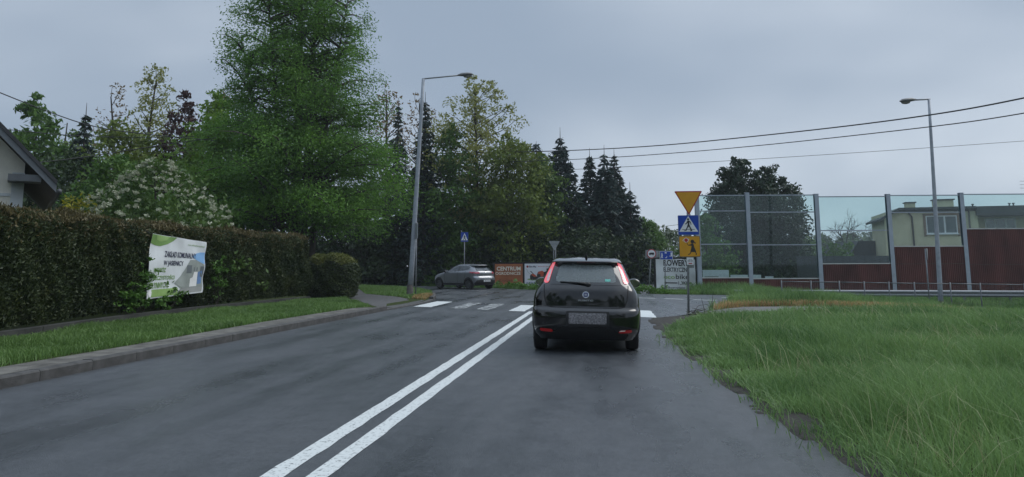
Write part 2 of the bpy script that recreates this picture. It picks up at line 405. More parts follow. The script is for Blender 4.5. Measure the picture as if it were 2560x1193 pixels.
for (a, b) in (((1.2, 33.4), (2.1, 32.75)), ((2.45, 32.45), (3.15, 31.9)), ((3.5, 31.5), (4.3, 30.9)), ((-0.4, 34.7), (0.5, 34.0)), ((4.9, 33.6), (6.4, 33.5)), ((7.4, 34.0), (9, 34.0))):
    ribbon('give_way_dash', [a, b], 0.22, PAINT, parent=road)
ribbon('edge_line', [(-11.9, 51.2), (-15.5, 54.4), (-20, 57.3), (-30, 62.9), (-40, 67.3)], 0.14, PAINT, parent=road)
ribbon('centre_line', [(-13.5, 49.4), (-17.5, 52.6), (-22.5, 55.9), (-31, 60.3)], 0.12, PAINT_W, parent=road)

# left: kerb stones, paved strip, verge, footpath
kerb = empty('kerb', kind='structure')
kl = np.array(smooth_poly(kerb_line[1:14], 2, False)); seg = np.linalg.norm(np.diff(kl, axis=0), axis=1); cs = np.concatenate([[0], np.cumsum(seg)])
def kp(s): return np.array([np.interp(s, cs, kl[:, 0]), np.interp(s, cs, kl[:, 1])])
s_ = 0.0; rk = random.Random(3)
dropped = (24.0, 31.0)
while s_ < cs[-1] - 1.0:
    a, b = kp(s_), kp(s_ + 0.992); mid = (a + b) / 2; d = (b - a) / np.linalg.norm(b - a); ang = math.atan2(d[1], d[0]) 
    hgt = 0.14 + rk.uniform(-0.004, 0.004)
    if dropped[0] < mid[1] < dropped[1]: hgt = 0.05
    k = MB(); hw = np.linalg.norm(b - a) / 2
    k.add([(-hw, 0, -0.1), (hw, 0, -0.1), (hw, 0.16, -0.1), (-hw, 0.16, -0.1), (-hw, 0.0, hgt - 0.02), (hw, 0.0, hgt - 0.02), (hw, 0.02, hgt), (-hw, 0.02, hgt), (hw, 0.16, hgt), (-hw, 0.16, hgt)],
          [(0, 1, 5, 4), (4, 5, 6, 7), (7, 6, 8, 9), (1, 2, 8, 6, 5), (3, 0, 4, 7, 9), (2, 3, 9, 8)])
    o = k.build('kerb_stone', KERB, kerb); o.location = (mid[0], mid[1], 0); o.rotation_euler = (0, 0, ang + rk.uniform(-.003, .003))
    s_ += 1.0
def off_line(pts, d):
    P = np.array(pts, float); out = []
    for i in range(len(P)):
        t = P[min(i + 1, len(P) - 1)] - P[max(i - 1, 0)]; t /= np.linalg.norm(t); out.append((P[i][0] - t[1] * d, P[i][1] + t[0] * d))
    return out
verge_in = off_line(kerb_line, 0.155)
def VZ(x, y):
    """raised verge on the left; drops with the lowered kerb at the crossing"""
    low = ss(22.5, 25, y) * (1 - ss(30, 32.5, y)) * (1 - ss(7.1, 9.0, -np.asarray(x)))
    return 0.135 - 0.09 * low
def vsheet(name, poly, m, dz, step=0.8, kind='structure'):
    v, f = fill(poly, (), step)
    o = obj(name, [(x, y, float(VZ(x, y)) + dz) for x, y in v], f, m, None, True); o['kind'] = kind; return o
verge_poly = verge_in + [(-60, 60), (-45, 20), (-45, -12)]
vsheet('verge', verge_poly, TURF, -0.005, 1.5)
strip_in = [(-7.14, 4), (-7.2, 12), (-7.15, 18), (-7.1, 22), (-7.04, 24.2), (-7.5, 24.8), (-7.62, 22.8), (-7.75, 20), (-7.85, 17), (-7.72, 12), (-7.75, 9), (-7.8, 4)]
vsheet('paved_strip', strip_in, mat('dirty_concrete', (0.105, 0.10, 0.088), 0.9, 0, 0.45, 4, 0.5, 40), 0.004, 0.6)
path_poly = [(-13.4, 39.6), (-11.6, 33.2), (-10.4, 29.6), (-9.2, 27.6), (-7.7, 25.2), (-7.04, 24.25), (-6.92, 26.0), (-6.95, 28.4), (-7.1, 29.9), (-7.95, 30.4), (-9.2, 32), (-10.9, 34.3), (-13.2, 40.6), (-20, 49), (-21, 48.2)]
vsheet('footpath', path_poly, ASPH2, 0.006, 0.7)

# right: mud edge, verge, footpath to the crossing
verge_r = [(2.05, 21.2)] + [(1.25, 20.9), (1.19, 19.6)] + [(x - 0.02, y) for x, y in right_edge[1:-1]] + [(2.08, -12), (60, -12), (60, 30.6), (30, 30.2), (16, 30.0), (10, 31.4), (7, 32.0), (5.7, 31.8), (4.8, 29.4), (4.2, 27), (3.5, 24.4), (2.8, 22.9)]
sheet('verge', verge_r, TURF, 0.004, 1.0)
mud = [(1.15, 20.7), (1.02, 19.6), (1.10, 18.4), (1.00, 17.5), (1.12, 16.8), (1.15, 16.2), (1.06, 15.2), (1.20, 14.4), (1.22, 13.6), (1.14, 12.3), (1.26, 11.5), (1.31, 10.8), (1.24, 10.1), (1.26, 9.4), (1.42, 8.7), (1.40, 8.2), (1.38, 7.7), (1.50, 7.3), (1.48, 6.8), (1.58, 6.4), (1.56, 5.9), (1.68, 5.4), (1.7, 4.6), (1.8, 3), (2.3, 3), (2.1, 5.4), (2.0, 6.5), (1.88, 8), (1.72, 11), (1.6, 14), (1.65, 16), (1.95, 18.6), (2.9, 21.2), (3.2, 22.0), (2.4, 22.2)]
sheet('mud_edge', mud, SOIL, 0.012, 0.16, rim=-0.012)
pathr = [(2.15, 22.0), (2.9, 23.0), (3.45, 24.2), (4.4, 25.6), (6.2, 26.0), (8.2, 26.2), (11, 27.2), (13, 29.2), (14, 29.4), (12.5, 26.6), (10.5, 25.5), (8, 24.6), (5.8, 23.9), (4.0, 22.7), (3.2, 22.0)]
sheet('footpath', pathr, mat('path_concrete', (0.12, 0.118, 0.112), 0.85, 0, 0.3, 3, 0.3, 50), 0.04, 0.7)

# ================================================================== FOLIAGE TOOLS
def unit(v): return v / (np.linalg.norm(v, axis=1, keepdims=True) + 1e-9)
def cards(name, C, size, rng, m, parent, dirs=None, jit=0.6, asp=0.45, flatness=0.0):
    """a leaf-shaped card for each centre, two triangles each"""
    n = len(C); a = rng.normal(size=(n, 3))
    if dirs is not None: a = unit(np.asarray(dirs)) + a * jit
    a = unit(a); r = rng.normal(size=(n, 3))
    if flatness: r[:, 2] *= (1 - flatness)
    b = unit(np.cross(a, r)); s = (np.asarray(size) * rng.uniform(0.65, 1.35, n))[:, None]
    V = np.stack([C - a * s, C + b * s * asp, C + a * s, C - b * s * asp], 1).reshape(-1, 3)
    return fast_mesh(name, V, np.arange(4 * n), np.full(n, 4), m, parent)
def clumps(cc, cr, per, rng, zs=0.65):
    """points scattered round clump centres"""
    n = len(cc); p = rng.normal(size=(n, per, 3)); p = p / (np.linalg.norm(p, axis=2, keepdims=True) + 1e-9) * rng.uniform(0.15, 1, (n, per, 1)) ** 0.6
    p[:, :, 2] *= zs
    return (cc[:, None, :] + p * np.asarray(cr).reshape(-1, 1, 1)).reshape(-1, 3)
def limb(p0, p1, r0, r1, rng, mb, bend=0.08, n=5, sides=6):
    p0, p1 = np.array(p0, float), np.array(p1, float); L = np.linalg.norm(p1 - p0); mid = rng.normal(size=3) * L * bend
    pts = [tuple(p0 + (p1 - p0) * t + mid * math.sin(math.pi * t)) for t in np.linspace(0, 1, n)]
    mb.tube(pts, list(np.linspace(r0, r1, n)), sides, False); return pts
def tree_root(name, x, y, label, group=None, cat='tree'):
    return empty(name, (x, y, float(T(x, y)) - 0.03), 0, label, cat, group)
def broad(name, x, y, h, r, m, label, seed, prof=((0, .5), (.25, .95), (.5, 1), (.8, .7), (1, .12)), base=0.12, ncl=150, per=45, leaf=0.16, cr=0.75, group=None, nl=14, tr=None, lobes=0.25, shell=0.5, cat='tree', bark=None, asp=0.45, zs=0.7, low=0.0):
    rng = np.random.default_rng(seed); t = tree_root(name, x, y, label, group, cat)
    pu, pr = zip(*prof); z0 = base * h
    tr = tr or max(0.06, h * 0.014); mb = MB(); tp = limb((0, 0, -0.1), (rng.normal() * r * .08, rng.normal() * r * .08, h * 0.93), tr, tr * 0.2, rng, mb, 0.015, 8, 8)
    k = np.array([rng.uniform(0, 6.28), rng.uniform(0, 6.28), rng.uniform(0, 6.28)])
    u = rng.uniform(0, 1, ncl * 4); w = np.interp(u, pu, pr); u = u[rng.uniform(0, 1, len(u)) < w / max(pr)][:ncl]
    th = rng.uniform(0, 6.283, len(u)); lob = 1 + lobes * (np.sin(2 * th + k[0] + 4 * u) * .5 + np.sin(3 * th + k[1] - 7 * u) * .35 + np.sin(11 * u + k[2] + th) * .4)
    R = np.interp(u, pu, pr) * r * lob; rad = R * rng.uniform(0, 1, len(u)) ** (1 - shell)
    cc = np.stack([rad * np.cos(th), rad * np.sin(th), z0 + u * (h - z0)], 1)
    crs = cr * rng.uniform(0.6, 1.25, len(u)) * np.clip(0.45 + R / r, 0.45, 1.15)
    P = clumps(cc, crs, per, rng, zs); P[:, 2] = np.maximum(P[:, 2], low)
    ends = cc[rng.choice(len(cc), min(nl, len(cc)), replace=False)]
    for e in ends:
        q = max(0.12, (e[2] - np.hypot(e[0], e[1]) * rng.uniform(.5, 1.0)) / h); q = min(q, .88); i = q / 0.93 * 7; a = np.array(tp[int(i)]) * (1 - i % 1) + np.array(tp[min(7, int(i) + 1)]) * (i % 1)
        limb(a, e, tr * (1 - q) * .55 + .015, .012, rng, mb, .07)
    mb.build('trunk', bark or BARK, t, True)
    cards('crown', P, leaf, rng, m, t, asp=asp)
    return t
def spruce(name, x, y, h, r, m, label, seed, dens=1.0, group=None, base=0.03, power=0.85, leaf=0.22, spike=0.6, drop=0.32):
    rng = np.random.default_rng(seed); t = tree_root(name, x, y, label, group)
    mb = MB(); mb.tube([(0, 0, -.1), (0, 0, h * .5), (0, 0, h * 0.97), (0, 0, h + spike)], [h * .016, h * .009, .03, .012], 7)
    C, D = [], []; z = base * h
    while z < h * 0.985:
        u = z / h; R = r * (1 - u) ** power * rng.uniform(.86, 1.1) + .10; nb = int(rng.integers(7, 11) * (1 if R > .6 else .7))
        a0 = rng.uniform(0, 6.28)
        for b in range(nb):
            a = a0 + 6.283 * b / nb + rng.normal() * .15; L = R * rng.uniform(.72, 1.15); nn = max(4, int(L * 15 * dens))
            tt = rng.uniform(.12, 1, nn) ** .8; lat = rng.normal(size=nn) * .20 * L * (1.1 - tt)
            ca, sa = math.cos(a), math.sin(a)
            px_ = tt * L * ca - lat * sa; py_ = tt * L * sa + lat * ca; pz = z - drop * L * tt + .16 * L * tt ** 2.5 + rng.normal(size=nn) * .05 - rng.uniform(0, .16, nn) * (L > .5)
            C.append(np.stack([px_, py_, pz], 1)); D.append(np.stack([ca - .8 * np.sign(lat) * sa * .6, sa + .8 * np.sign(lat) * ca * .6, np.full(nn, -.45)], 1) * np.ones((nn, 1)))
        z += (0.30 + .16 * (1 - u)) * rng.uniform(.8, 1.2) / max(.8, dens ** .5)
    C = np.concatenate(C); D = np.concatenate(D); mb.build('trunk', BARK, t, True)
    C[:, 2] = np.maximum(C[:, 2], .05)
    cards('crown', C, leaf, rng, m, t, dirs=D, jit=.45, asp=.30)
    return t

# foliage colours
L_META = leaf_mat('leaf_metasequoia', (0.024, 0.070, 0.018), (0.092, 0.200, 0.042), 0.42, big=0.45)
L_GRN = leaf_mat('leaf_green', (0.022, 0.058, 0.016), (0.066, 0.135, 0.034), 0.3)
L_MID = leaf_mat('leaf_mid', (0.030, 0.066, 0.024), (0.075, 0.130, 0.046), 0.3)
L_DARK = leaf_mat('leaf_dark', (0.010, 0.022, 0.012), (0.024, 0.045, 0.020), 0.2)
L_OLV = leaf_mat('leaf_olive', (0.042, 0.070, 0.020), (0.105, 0.150, 0.040), 0.35)
L_PALE = leaf_mat('leaf_pale', (0.13, 0.16, 0.06), (0.27, 0.30, 0.14), 0.4)
L_RED = leaf_mat('leaf_reddish', (0.10, 0.07, 0.045), (0.20, 0.15, 0.10), 0.35)
L_PUR = leaf_mat('leaf_purple', (0.020, 0.012, 0.018), (0.050, 0.026, 0.036), 0.2)
L_YEL = leaf_mat('leaf_yellow', (0.16, 0.18, 0.02), (0.36, 0.36, 0.05), 0.35)
L_YG = leaf_mat('leaf_yellowgreen', (0.045, 0.095, 0.018), (0.10, 0.18, 0.035), 0.35)
L_SPR = leaf_mat('needle_spruce', (0.008, 0.017, 0.013), (0.022, 0.038, 0.026), 0.12)
L_BLU = leaf_mat('needle_bluish', (0.012, 0.024, 0.022), (0.030, 0.050, 0.042), 0.12)
L_THU = leaf_mat('scale_thuja', (0.010, 0.022, 0.012), (0.028, 0.048, 0.022), 0.15)
L_HDG = leaf_mat('leaf_hedge', (0.013, 0.025, 0.013), (0.038, 0.053, 0.027), 0.15, big=1.2)
L_BRN = leaf_mat('leaf_brown_tip', (0.038, 0.036, 0.020), (0.080, 0.070, 0.042), 0.15, big=1.5)
L_FLW = leaf_mat('blossom', (0.34, 0.37, 0.25), (0.58, 0.60, 0.46), 0.3)
L_WEED = leaf_mat('leaf_weed', (0.030, 0.075, 0.020), (0.065, 0.15, 0.035), 0.35)
L_FAR = leaf_mat('leaf_far', (0.030, 0.050, 0.028), (0.060, 0.085, 0.045), 0.2, big=0.05)

# ================================================================== TREES
def metasequoia():
    rng = np.random.default_rng(11); t = tree_root('dawn_redwood', -15.3, 36.4, 'huge feathery green conical tree towering behind the end of the long hedge')
    h = 21.0; C = []; D = []; mb = MB()
    leaders = [((0, 0), (-.3, .2), 21.0, .36, 0.0), ((.4, .15), (.9, .3), 19.5, .25, .3), ((.9, -.1), (2.5, .1), 15.5, .18, 1.6), ((-.7, .2), (-3.1, -.3), 13.2, .17, 2.6), ((-.2, -.4), (-1.3, -1.6), 16.5, .15, 0)]
    for (b, tpt, lh, rr, _) in leaders:
        n = 10; mid = rng.normal(size=2) * .15
        MB().tube([(b[0] + (tpt[0] - b[0]) * (q ** 1.2) + mid[0] * math.sin(3.1 * q), b[1] + (tpt[1] - b[1]) * (q ** 1.2) + mid[1] * math.sin(3.1 * q), q * lh) for q in np.linspace(-.01, 1, n)], list(np.linspace(rr, .02, n)), 8, False).build('trunk', BARK, t, True)
        z = 2.5 if lh > 17 else 3.2
        while z < lh:
            q = z / lh; gx = b[0] + (tpt[0] - b[0]) * q ** 1.2; gy = b[1] + (tpt[1] - b[1]) * q ** 1.2
            hz = z / h; Rg = np.interp(z, [0, 1.5, 3, 5, 7, 11, 14.7, 18, 21], [4.6, 5.4, 5.9, 5.5, 4.9, 3.35, 2.3, 1.4, .25])   # crown outline from the centre line
            a = rng.uniform(0, 6.283); ca, sa = math.cos(a), math.sin(a)
            L = max(.5, Rg - (gx * ca + gy * sa) * .9) * (rng.uniform(.5, 1.0) if rng.uniform() < .8 else rng.uniform(1.0, 1.16))
            if lh < 17: L = min(L, 2.9)
            rise = rng.uniform(.1, .75) + .35 * hz
            nb = 7; pts = [(gx + ca * L * s, gy + sa * L * s, z + L * (rise * s - (.42 if z > 5 else .30) * s * s)) for s in np.linspace(0, 1, nb)]
            mb.tube(pts, list(np.linspace(.045 + .014 * L * (1 - hz * .4), .010, nb)), 5, False)
            ns = max(3, int(L * 2.9))
            for s in rng.uniform(.25 if hz < .35 else .42, 1.0, ns) ** .8:
                i = s * (nb - 1); p = np.array(pts[int(i)]) * (1 - i % 1) + np.array(pts[min(nb - 1, int(i) + 1)]) * (i % 1)
                lat = rng.normal() * .28 * L ** .5; p = p + np.array([-sa * lat, ca * lat, rng.normal() * .1])
                k = 58; w = .14 + .08 * L ** .5
                q3 = rng.normal(size=(k, 3)) * np.array([w, w, w * .95]); q3[:, 2] -= np.abs(q3[:, 0] + q3[:, 1]) * .25
                C.append(p + q3); D.append(np.tile([ca, sa, -.55], (k, 1)))
            z += rng.uniform(.07, .16) * (1 + .5 * hz) if lh > 17 else rng.uniform(.16, .28)
    C = np.concatenate(C); D = np.concatenate(D); keep = (C[:, 2] > .7) & (C[:, 2] > 2.4 - 1.0 * (C[:, 0] < 1)); C, D = C[keep], D[keep]
    mb.build('branches', BARK, t, True)['kind'] = 'stuff'
    cards('crown', C, .066, rng, L_META, t, dirs=D, jit=.6, asp=.42)
    return len(C)
n_meta = metasequoia()

# left background
broad('ash_tree', -36.2, 44.0, 12.4, 2.6, L_GRN, 'rounded dark green tree rising behind the white house roof', 21, ncl=170, per=40, leaf=.2, cr=.7)
broad('birch_tree', -38.8, 51.0, 12.9, 2.4, L_MID, 'dusty pale green tree right of the rounded tree by the house', 22, ncl=120, per=34, leaf=.16, cr=.7)
spruce('spruce_tree', -31.5, 42.5, 10.9, 2.1, L_SPR, 'dark narrow spruce left of the olive tree above the blossoming shrub', 23)
broad('hornbeam_tree', -27.8, 41.2, 10.2, 2.7, L_OLV, 'dense olive yellow tree behind the blossoming shrub', 24, ncl=210, per=48, leaf=.15, cr=.8)
airy = ((0, .5), (.3, .8), (.55, 1), (.8, .72), (1, .2))
broad('poplar_tree', -29.8, 46.8, 15.0, 2.0, L_PALE, 'tallest airy tree at left with pale yellowish leaves over the olive tree', 25, airy, .25, 260, 15, .115, .42, nl=50, lobes=.35)
broad('young_maple', -33.6, 48.4, 14.2, 1.5, L_RED, 'thin sparse tree with reddish leaves left of the tallest airy tree', 26, airy, .35, 120, 8, .11, .35, nl=34)
broad('plum_tree', -25.5, 43.3, 12.2, 2.0, L_PUR, 'dark purple leaved tree between the airy tree and the huge conical tree', 27, ((0, .7), (.4, 1), (.7, .7), (.88, .32), (1, .12)), .15, 280, 22, .13, .48)
broad('sparse_maple', -24.2, 45.6, 12.6, 1.5, L_RED, 'sparse brownish tree just right of the purple tree', 28, airy, .4, 110, 8, .11, .35, nl=30)
broad('lime_tree', -22.4, 41.4, 11.6, 2.7, L_YG, 'bright yellow green tree against the left flank of the huge conical tree', 29, ncl=230, per=46, leaf=.14, cr=.75)
broad('lime_tree', -19.6, 35.6, 8.6, 2.4, L_YG, 'low bright green tree under the left side of the huge conical tree', 30, ncl=170, per=46, leaf=.13, cr=.7)
broad('field_maple', -19.2, 28.2, 5.9, 2.3, L_GRN, 'rounded green maple bush just behind the blossoming shrub', 31, ((0, .8), (.4, 1), (.75, .75), (1, .2)), .05, 190, 46, .11, .55)
broad('dark_bush', -24.5, 33.0, 6.8, 2.6, L_DARK, 'dark bush filling the shadow between house eave and green maple bush', 32, ((0, .9), (.5, 1), (1, .3)), .0, 150, 40, .14, .7, cat='bush')  # shade put into the leaf colour, filling gaps behind the shrubs
broad('dark_bush', -30.0, 36.0, 7.2, 3.0, L_DARK, 'dark leaf mass filling the shadow right behind the house eave', 33, ((0, .9), (.5, 1), (1, .3)), .0, 160, 40, .15, .8, cat='bush')
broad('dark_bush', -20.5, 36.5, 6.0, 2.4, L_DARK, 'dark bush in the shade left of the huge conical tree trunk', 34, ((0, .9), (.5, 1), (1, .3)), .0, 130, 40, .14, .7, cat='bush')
# blossoming shrub
vt = broad('blossoming_shrub', -14.3, 22.9, 4.9, 2.6, L_MID, 'large shrub with white blossom clusters rising over the hedge', 35, ((0, .9), (.35, 1), (.7, .72), (1, .15)), .06, 210, 50, .085, .5, cat='shrub')
rg = np.random.default_rng(36); fl = []
for i in range(430):
    u = rg.uniform(.12, 1); th = rg.uniform(-2.9, .6); R = np.interp(u, [0, .35, .7, 1], [.9, 1, .72, .12]) * 2.75 * rg.uniform(.8, 1.08); fl.append((R * math.cos(th), R * math.sin(th), u * 4.9))
cards('blossom', clumps(np.array(fl), .085, 11, rg, .6), .040, rg, L_FLW, vt, asp=.8)
broad('golden_shrub', -16.3, 21.6, 3.75, 1.05, L_YEL, 'bright yellow leaved shrub beside the white house corner', 37, ((0, .9), (.5, 1), (1, .3)), .1, 70, 40, .075, .4, cat='shrub')
broad('blossoming_shrub', -15.0, 21.8, 3.5, 1.1, L_MID, 'low blossoming shrub between the yellow shrub and the larger blossoming one', 38, ((0, .9), (.5, 1), (1, .3)), .1, 60, 44, .08, .4, cat='shrub')

# middle group behind the junction
broad('young_maple', -17.0, 58.4, 16.3, 1.9, L_RED, 'pale pinkish sparse tree at the right edge of the huge conical tree', 41, airy, .35, 190, 8, .12, .4, nl=50)
broad('young_maple', -15.0, 60.6, 15.9, 1.8, L_RED, 'sparse pinkish tree behind the left street lamp', 42, airy, .4, 160, 8, .12, .4, nl=44)
spruce('spruce_tree', -15.4, 55.6, 13.6, 1.9, L_SPR, 'slender black green spruce just left of the left street lamp', 43, .9)
spruce('spruce_tree', -12.9, 53.9, 13.6, 2.1, L_SPR, 'dark spruce directly behind the left street lamp', 44)
broad('norway_maple', -9.4, 56.3, 16.0, 4.3, L_PALE, 'tall broad maple with loose pale leaves on its top beside the left street lamp', 45, ((0, .5), (.25, .9), (.5, 1), (.72, .74), (.88, .42), (1, .08)), .25, 620, 16, .125, .5, nl=80, lobes=.3, shell=.4)
broad('field_maple', -11.2, 55.2, 11.8, 2.9, L_GRN, 'dense green tree behind the blue crossing sign beyond the grey car', 46, ncl=260, per=48, leaf=.15, cr=.85, base=.05, shell=.35)
broad('oak_tree', -6.6, 54.9, 11.0, 3.0, L_OLV, 'dense olive tree above the orange billboard', 47, ncl=250, per=46, leaf=.15, cr=.85, base=.1, shell=.35)
broad('oak_tree', -8.6, 56.0, 7.6, 2.6, L_GRN, 'lower green tree right behind the roof of the grey car', 48, ncl=180, per=46, leaf=.14, cr=.8, base=.08, shell=.35)
broad('oak_tree', -4.4, 56.8, 9.6, 2.2, L_MID, 'green tree between the olive tree and the tallest spruce', 49, ncl=150, per=44, leaf=.15, cr=.75, base=.1)
spruce('pine_tree', -5.6, 64.2, 11.9, 2.0, L_BLU, 'bluish pine top peeking over the trees left of the tallest spruce', 50, 1.1, power=.6, spike=.1)
sl = ['tallest dark spruce in the row, above the black car roof', 'spruce second from left in the row above the black car', 'slim spruce with pointed top, third in the row above the black car', 'slim spruce just behind the third one in the row', 'short spruce at the right end of the row']
for i, (x, y, h, r) in enumerate(((-3.2, 58.0, 11.4, 3.7), (-1.0, 60.3, 10.1, 3.0), (0.15, 58.4, 10.0, 2.9), (0.95, 61.5, 10.2, 3.0), (2.05, 58.6, 7.1, 2.3))):
    spruce('spruce_tree', x, y, h, r, L_SPR if i % 2 else L_BLU, sl[i], 51 + i, 1.3, 'row of spruces beyond the junction')
spruce('spruce_tree', -2.0, 56.2, 7.0, 2.6, L_SPR, 'low broad spruce in front of the tallest spruce', 57, 1.1, 'row of spruces beyond the junction')
broad('alder_tree', 3.3, 66.9, 5.6, 1.7, L_GRN, 'small rounded green tree just right of the spruce row', 58, ncl=110, per=42, leaf=.15, cr=.6)
broad('alder_tree', 4.6, 74.0, 5.2, 1.8, L_MID, 'small green tree above the truck prohibition sign', 59, ncl=90, per=40, leaf=.15, cr=.6)
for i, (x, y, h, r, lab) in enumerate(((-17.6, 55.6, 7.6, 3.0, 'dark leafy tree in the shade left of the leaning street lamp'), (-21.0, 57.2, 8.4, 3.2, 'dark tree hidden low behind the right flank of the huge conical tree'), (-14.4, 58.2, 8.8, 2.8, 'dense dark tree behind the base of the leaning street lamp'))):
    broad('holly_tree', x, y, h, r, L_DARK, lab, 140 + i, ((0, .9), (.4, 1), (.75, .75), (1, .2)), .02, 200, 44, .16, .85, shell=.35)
# dark undergrowth along the back of the junction
rg = np.random.default_rng(60); ul = [(-32, 63.5), (-27, 61.5), (-23.5, 60.6), (-20.5, 59.4), (-17.6, 57.8), (-15.0, 56.4), (-12.4, 54.6), (-10.2, 53.9), (-7.9, 53.9), (-5.6, 54.0), (-3.2, 53.6), (-1.2, 52.6), (0.2, 54.6), (1.2, 57.0), (-37, 66)]
cc = []
for (x, y) in ul:
    for k in range(46): cc.append((x + rg.normal() * 1.6, y + abs(rg.normal()) * 1.0 + .3, rg.uniform(.1, 3.6 + rg.uniform(-.6, .8))))
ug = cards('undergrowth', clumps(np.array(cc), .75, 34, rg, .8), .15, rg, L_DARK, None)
tag(ug, 'dark tangled undergrowth along the far side of the junction', 'undergrowth', kind='stuff')
cc = [(rg.uniform(-22, 3.0), 0, 0) for k in range(220)]
fe = np.array(far_edge)
wv = []
for (x, _, _) in cc:
    y = np.interp(x, fe[:, 0], fe[:, 1]) + rg.uniform(.3, 1.0); wv.append((x, y, rg.uniform(.0, .32)))
for (x0, h_) in ((-11.7, .95), (-12.4, .7), (-14.2, .5)):
    for k in range(10): wv.append((x0 + rg.normal() * .35, np.interp(x0, fe[:, 0], fe[:, 1]) + .8 + rg.normal() * .2, rg.uniform(.1, h_)))
tag(cards('weeds', clumps(np.array(wv), .26, 26, rg, .6), .075, rg, L_WEED, None), 'weeds growing along the far kerb of the junction', 'weeds', kind='stuff')

# unseen trees added behind the viewpoint to darken reflections in the car paint
rg = np.random.default_rng(160); cc = []
for (x, y) in ((-15, -6), (-13, -14), (-11, -22), (-5, -32), (2, -34), (9, -28), (13, -20), (17, -12), (-20, -20), (20, -26), (-10, -34), (14, -36)):
    h_ = rg.uniform(10, 14)
    for k in range(70): u = rg.uniform(.08, 1); a = rg.uniform(0, 6.28); R = 4.2 * math.sin(math.pi * min(.95, u * .8 + .15)) * rg.uniform(.3, 1); cc.append((x + R * math.cos(a), y + R * math.sin(a), u * h_))
tag(cards('added_reflection_trees', clumps(np.array(cc), 1.2, 30, rg, .8), .32, rg, L_GRN, None), 'unseen trees added behind the viewpoint for the car paint to mirror', 'trees', kind='stuff')

# far hazy wood
rg = np.random.default_rng(61); cc = []
for k in range(900):
    x = rg.uniform(-90, 190); y = rg.uniform(205, 265); hh = 8.2 + 1.6 * math.sin(x * .09) + 1.2 * math.sin(x * .031 + 1) + (y - 205) * .03
    cc.append((x, y, rg.uniform(.1, 1) ** .6 * hh))
tag(cards('distant_wood', clumps(np.array(cc), 2.6, 34, rg, .75), .75, rg, L_FAR, None), 'hazy wood on the skyline beyond the side street', 'wood', kind='stuff')

# right, behind the noise barrier
thp = ((0, .92), (.3, 1), (.6, .9), (.82, .62), (1, .16))
broad('thuja_tree', 10.1, 57.6, 9.5, 2.9, L_THU, 'tall dark thuja seen through the glass wall, taller left top', 71, thp, .0, 420, 52, .14, .62, nl=8, lobes=.14, shell=.55, low=.0)
broad('thuja_tree', 12.6, 58.9, 9.2, 2.7, L_THU, 'dark thuja joined to the taller one, right top behind the glass wall', 72, thp, .0, 380, 52, .14, .62, nl=8, lobes=.14, shell=.55)
broad('elder_bush', 6.9, 52.2, 4.6, 1.7, L_GRN, 'green bush behind the first glass bay of the barrier', 73, ((0, .9), (.5, 1), (1, .25)), .0, 110, 42, .13, .55, cat='bush')
broad('elder_bush', 16.2, 55.2, 3.4, 1.9, L_GRN, 'green bush left of the bare tree behind the barrier', 74, ((0, .9), (.5, 1), (1, .25)), .0, 110, 42, .13, .55, cat='bush')
broad('hazel_bush', 19.4, 78, 4.6, 3.2, L_MID, 'paler green bush further back right of the dark thujas', 75, ((0, .9), (.5, 1), (1, .25)), .0, 120, 40, .17, .8, cat='bush')
broad('hazel_bush', 14.6, 70, 3.9, 2.4, L_MID, 'light bush showing between thuja and barrier post', 76, ((0, .9), (.5, 1), (1, .25)), .0, 100, 40, .15, .7, cat='bush')
def bare(name, x, y, h, spread, label, seed, r0=.13, depth=5):
    rng = np.random.default_rng(seed); t = tree_root(name, x, y, label); mb = MB()
    def grow(p, d, L, r, lev):
        e = p + d * L; limb(p, e, r, r * .62, rng, mb, .06, 4, 5)
        if lev == 0: return
        for k in range(3 if lev > 1 else 4):
            nd = d + rng.normal(size=3) * spread; nd[2] += .12; nd /= np.linalg.norm(nd)
            grow(p + (e - p) * rng.uniform(.55, 1.0), nd, L * rng.uniform(.6, .82), r * .55, lev - 1)
    grow(np.array([0, 0, -.1]), np.array([.05, 0, 1.0]), h * .40, r0, depth)
    mb.build('trunk', mat('bare_bark', (0.035, 0.032, 0.030), .9, 0, .3, 8), t, True)
bare('bare_tree', 20.4, 64.9, 6.6, .62, 'leafless dark branching tree beside the cream house', 77, .17)
bare('dead_tree', 8.1, 54.2, 5.6, .5, 'dead twiggy tree poking over the glass behind the yellow signs', 78, .08, 4)

# ================================================================== HEDGE, BUSH
hl = np.array([(-10.2, 7.5), (-10.6, 12.5), (-11.3, 16.6), (-11.5, 20.0), (-11.3, 24.0), (-11.0, 27.7)])
hs = np.array(smooth_poly(hl, 2, False)); hsg = np.linalg.norm(np.diff(hs, axis=0), axis=1); hcs = np.concatenate([[0], np.cumsum(hsg)]); HL = hcs[-1]
def hpt(s):
    x = np.interp(s, hcs, hs[:, 0]); y = np.interp(s, hcs, hs[:, 1]); e = .05
    tx = np.interp(np.clip(s + e, 0, HL), hcs, hs[:, 0]) - np.interp(np.clip(s - e, 0, HL), hcs, hs[:, 0]); ty = np.interp(np.clip(s + e, 0, HL), hcs, hs[:, 1]) - np.interp(np.clip(s - e, 0, HL), hcs, hs[:, 1])
    L = np.hypot(tx, ty); return x, y, ty / L, -tx / L        # point and outward normal (towards the road)
HW, HT = 1.5, 2.36
hedge = empty('hedge', (-11, 18, .13), 0, 'long clipped dark green hedge with brownish top along the left pavement', 'hedge')
hedge.location = (0, 0, 0)
rg = np.random.default_rng(80)
def bulge(s, z): return .07 * np.sin(s * 1.3 + 1.1 * z) + .06 * np.sin(s * 2.9 - z * 2.3 + 1) + .04 * np.sin(s * 6.1 + z * 4.7)
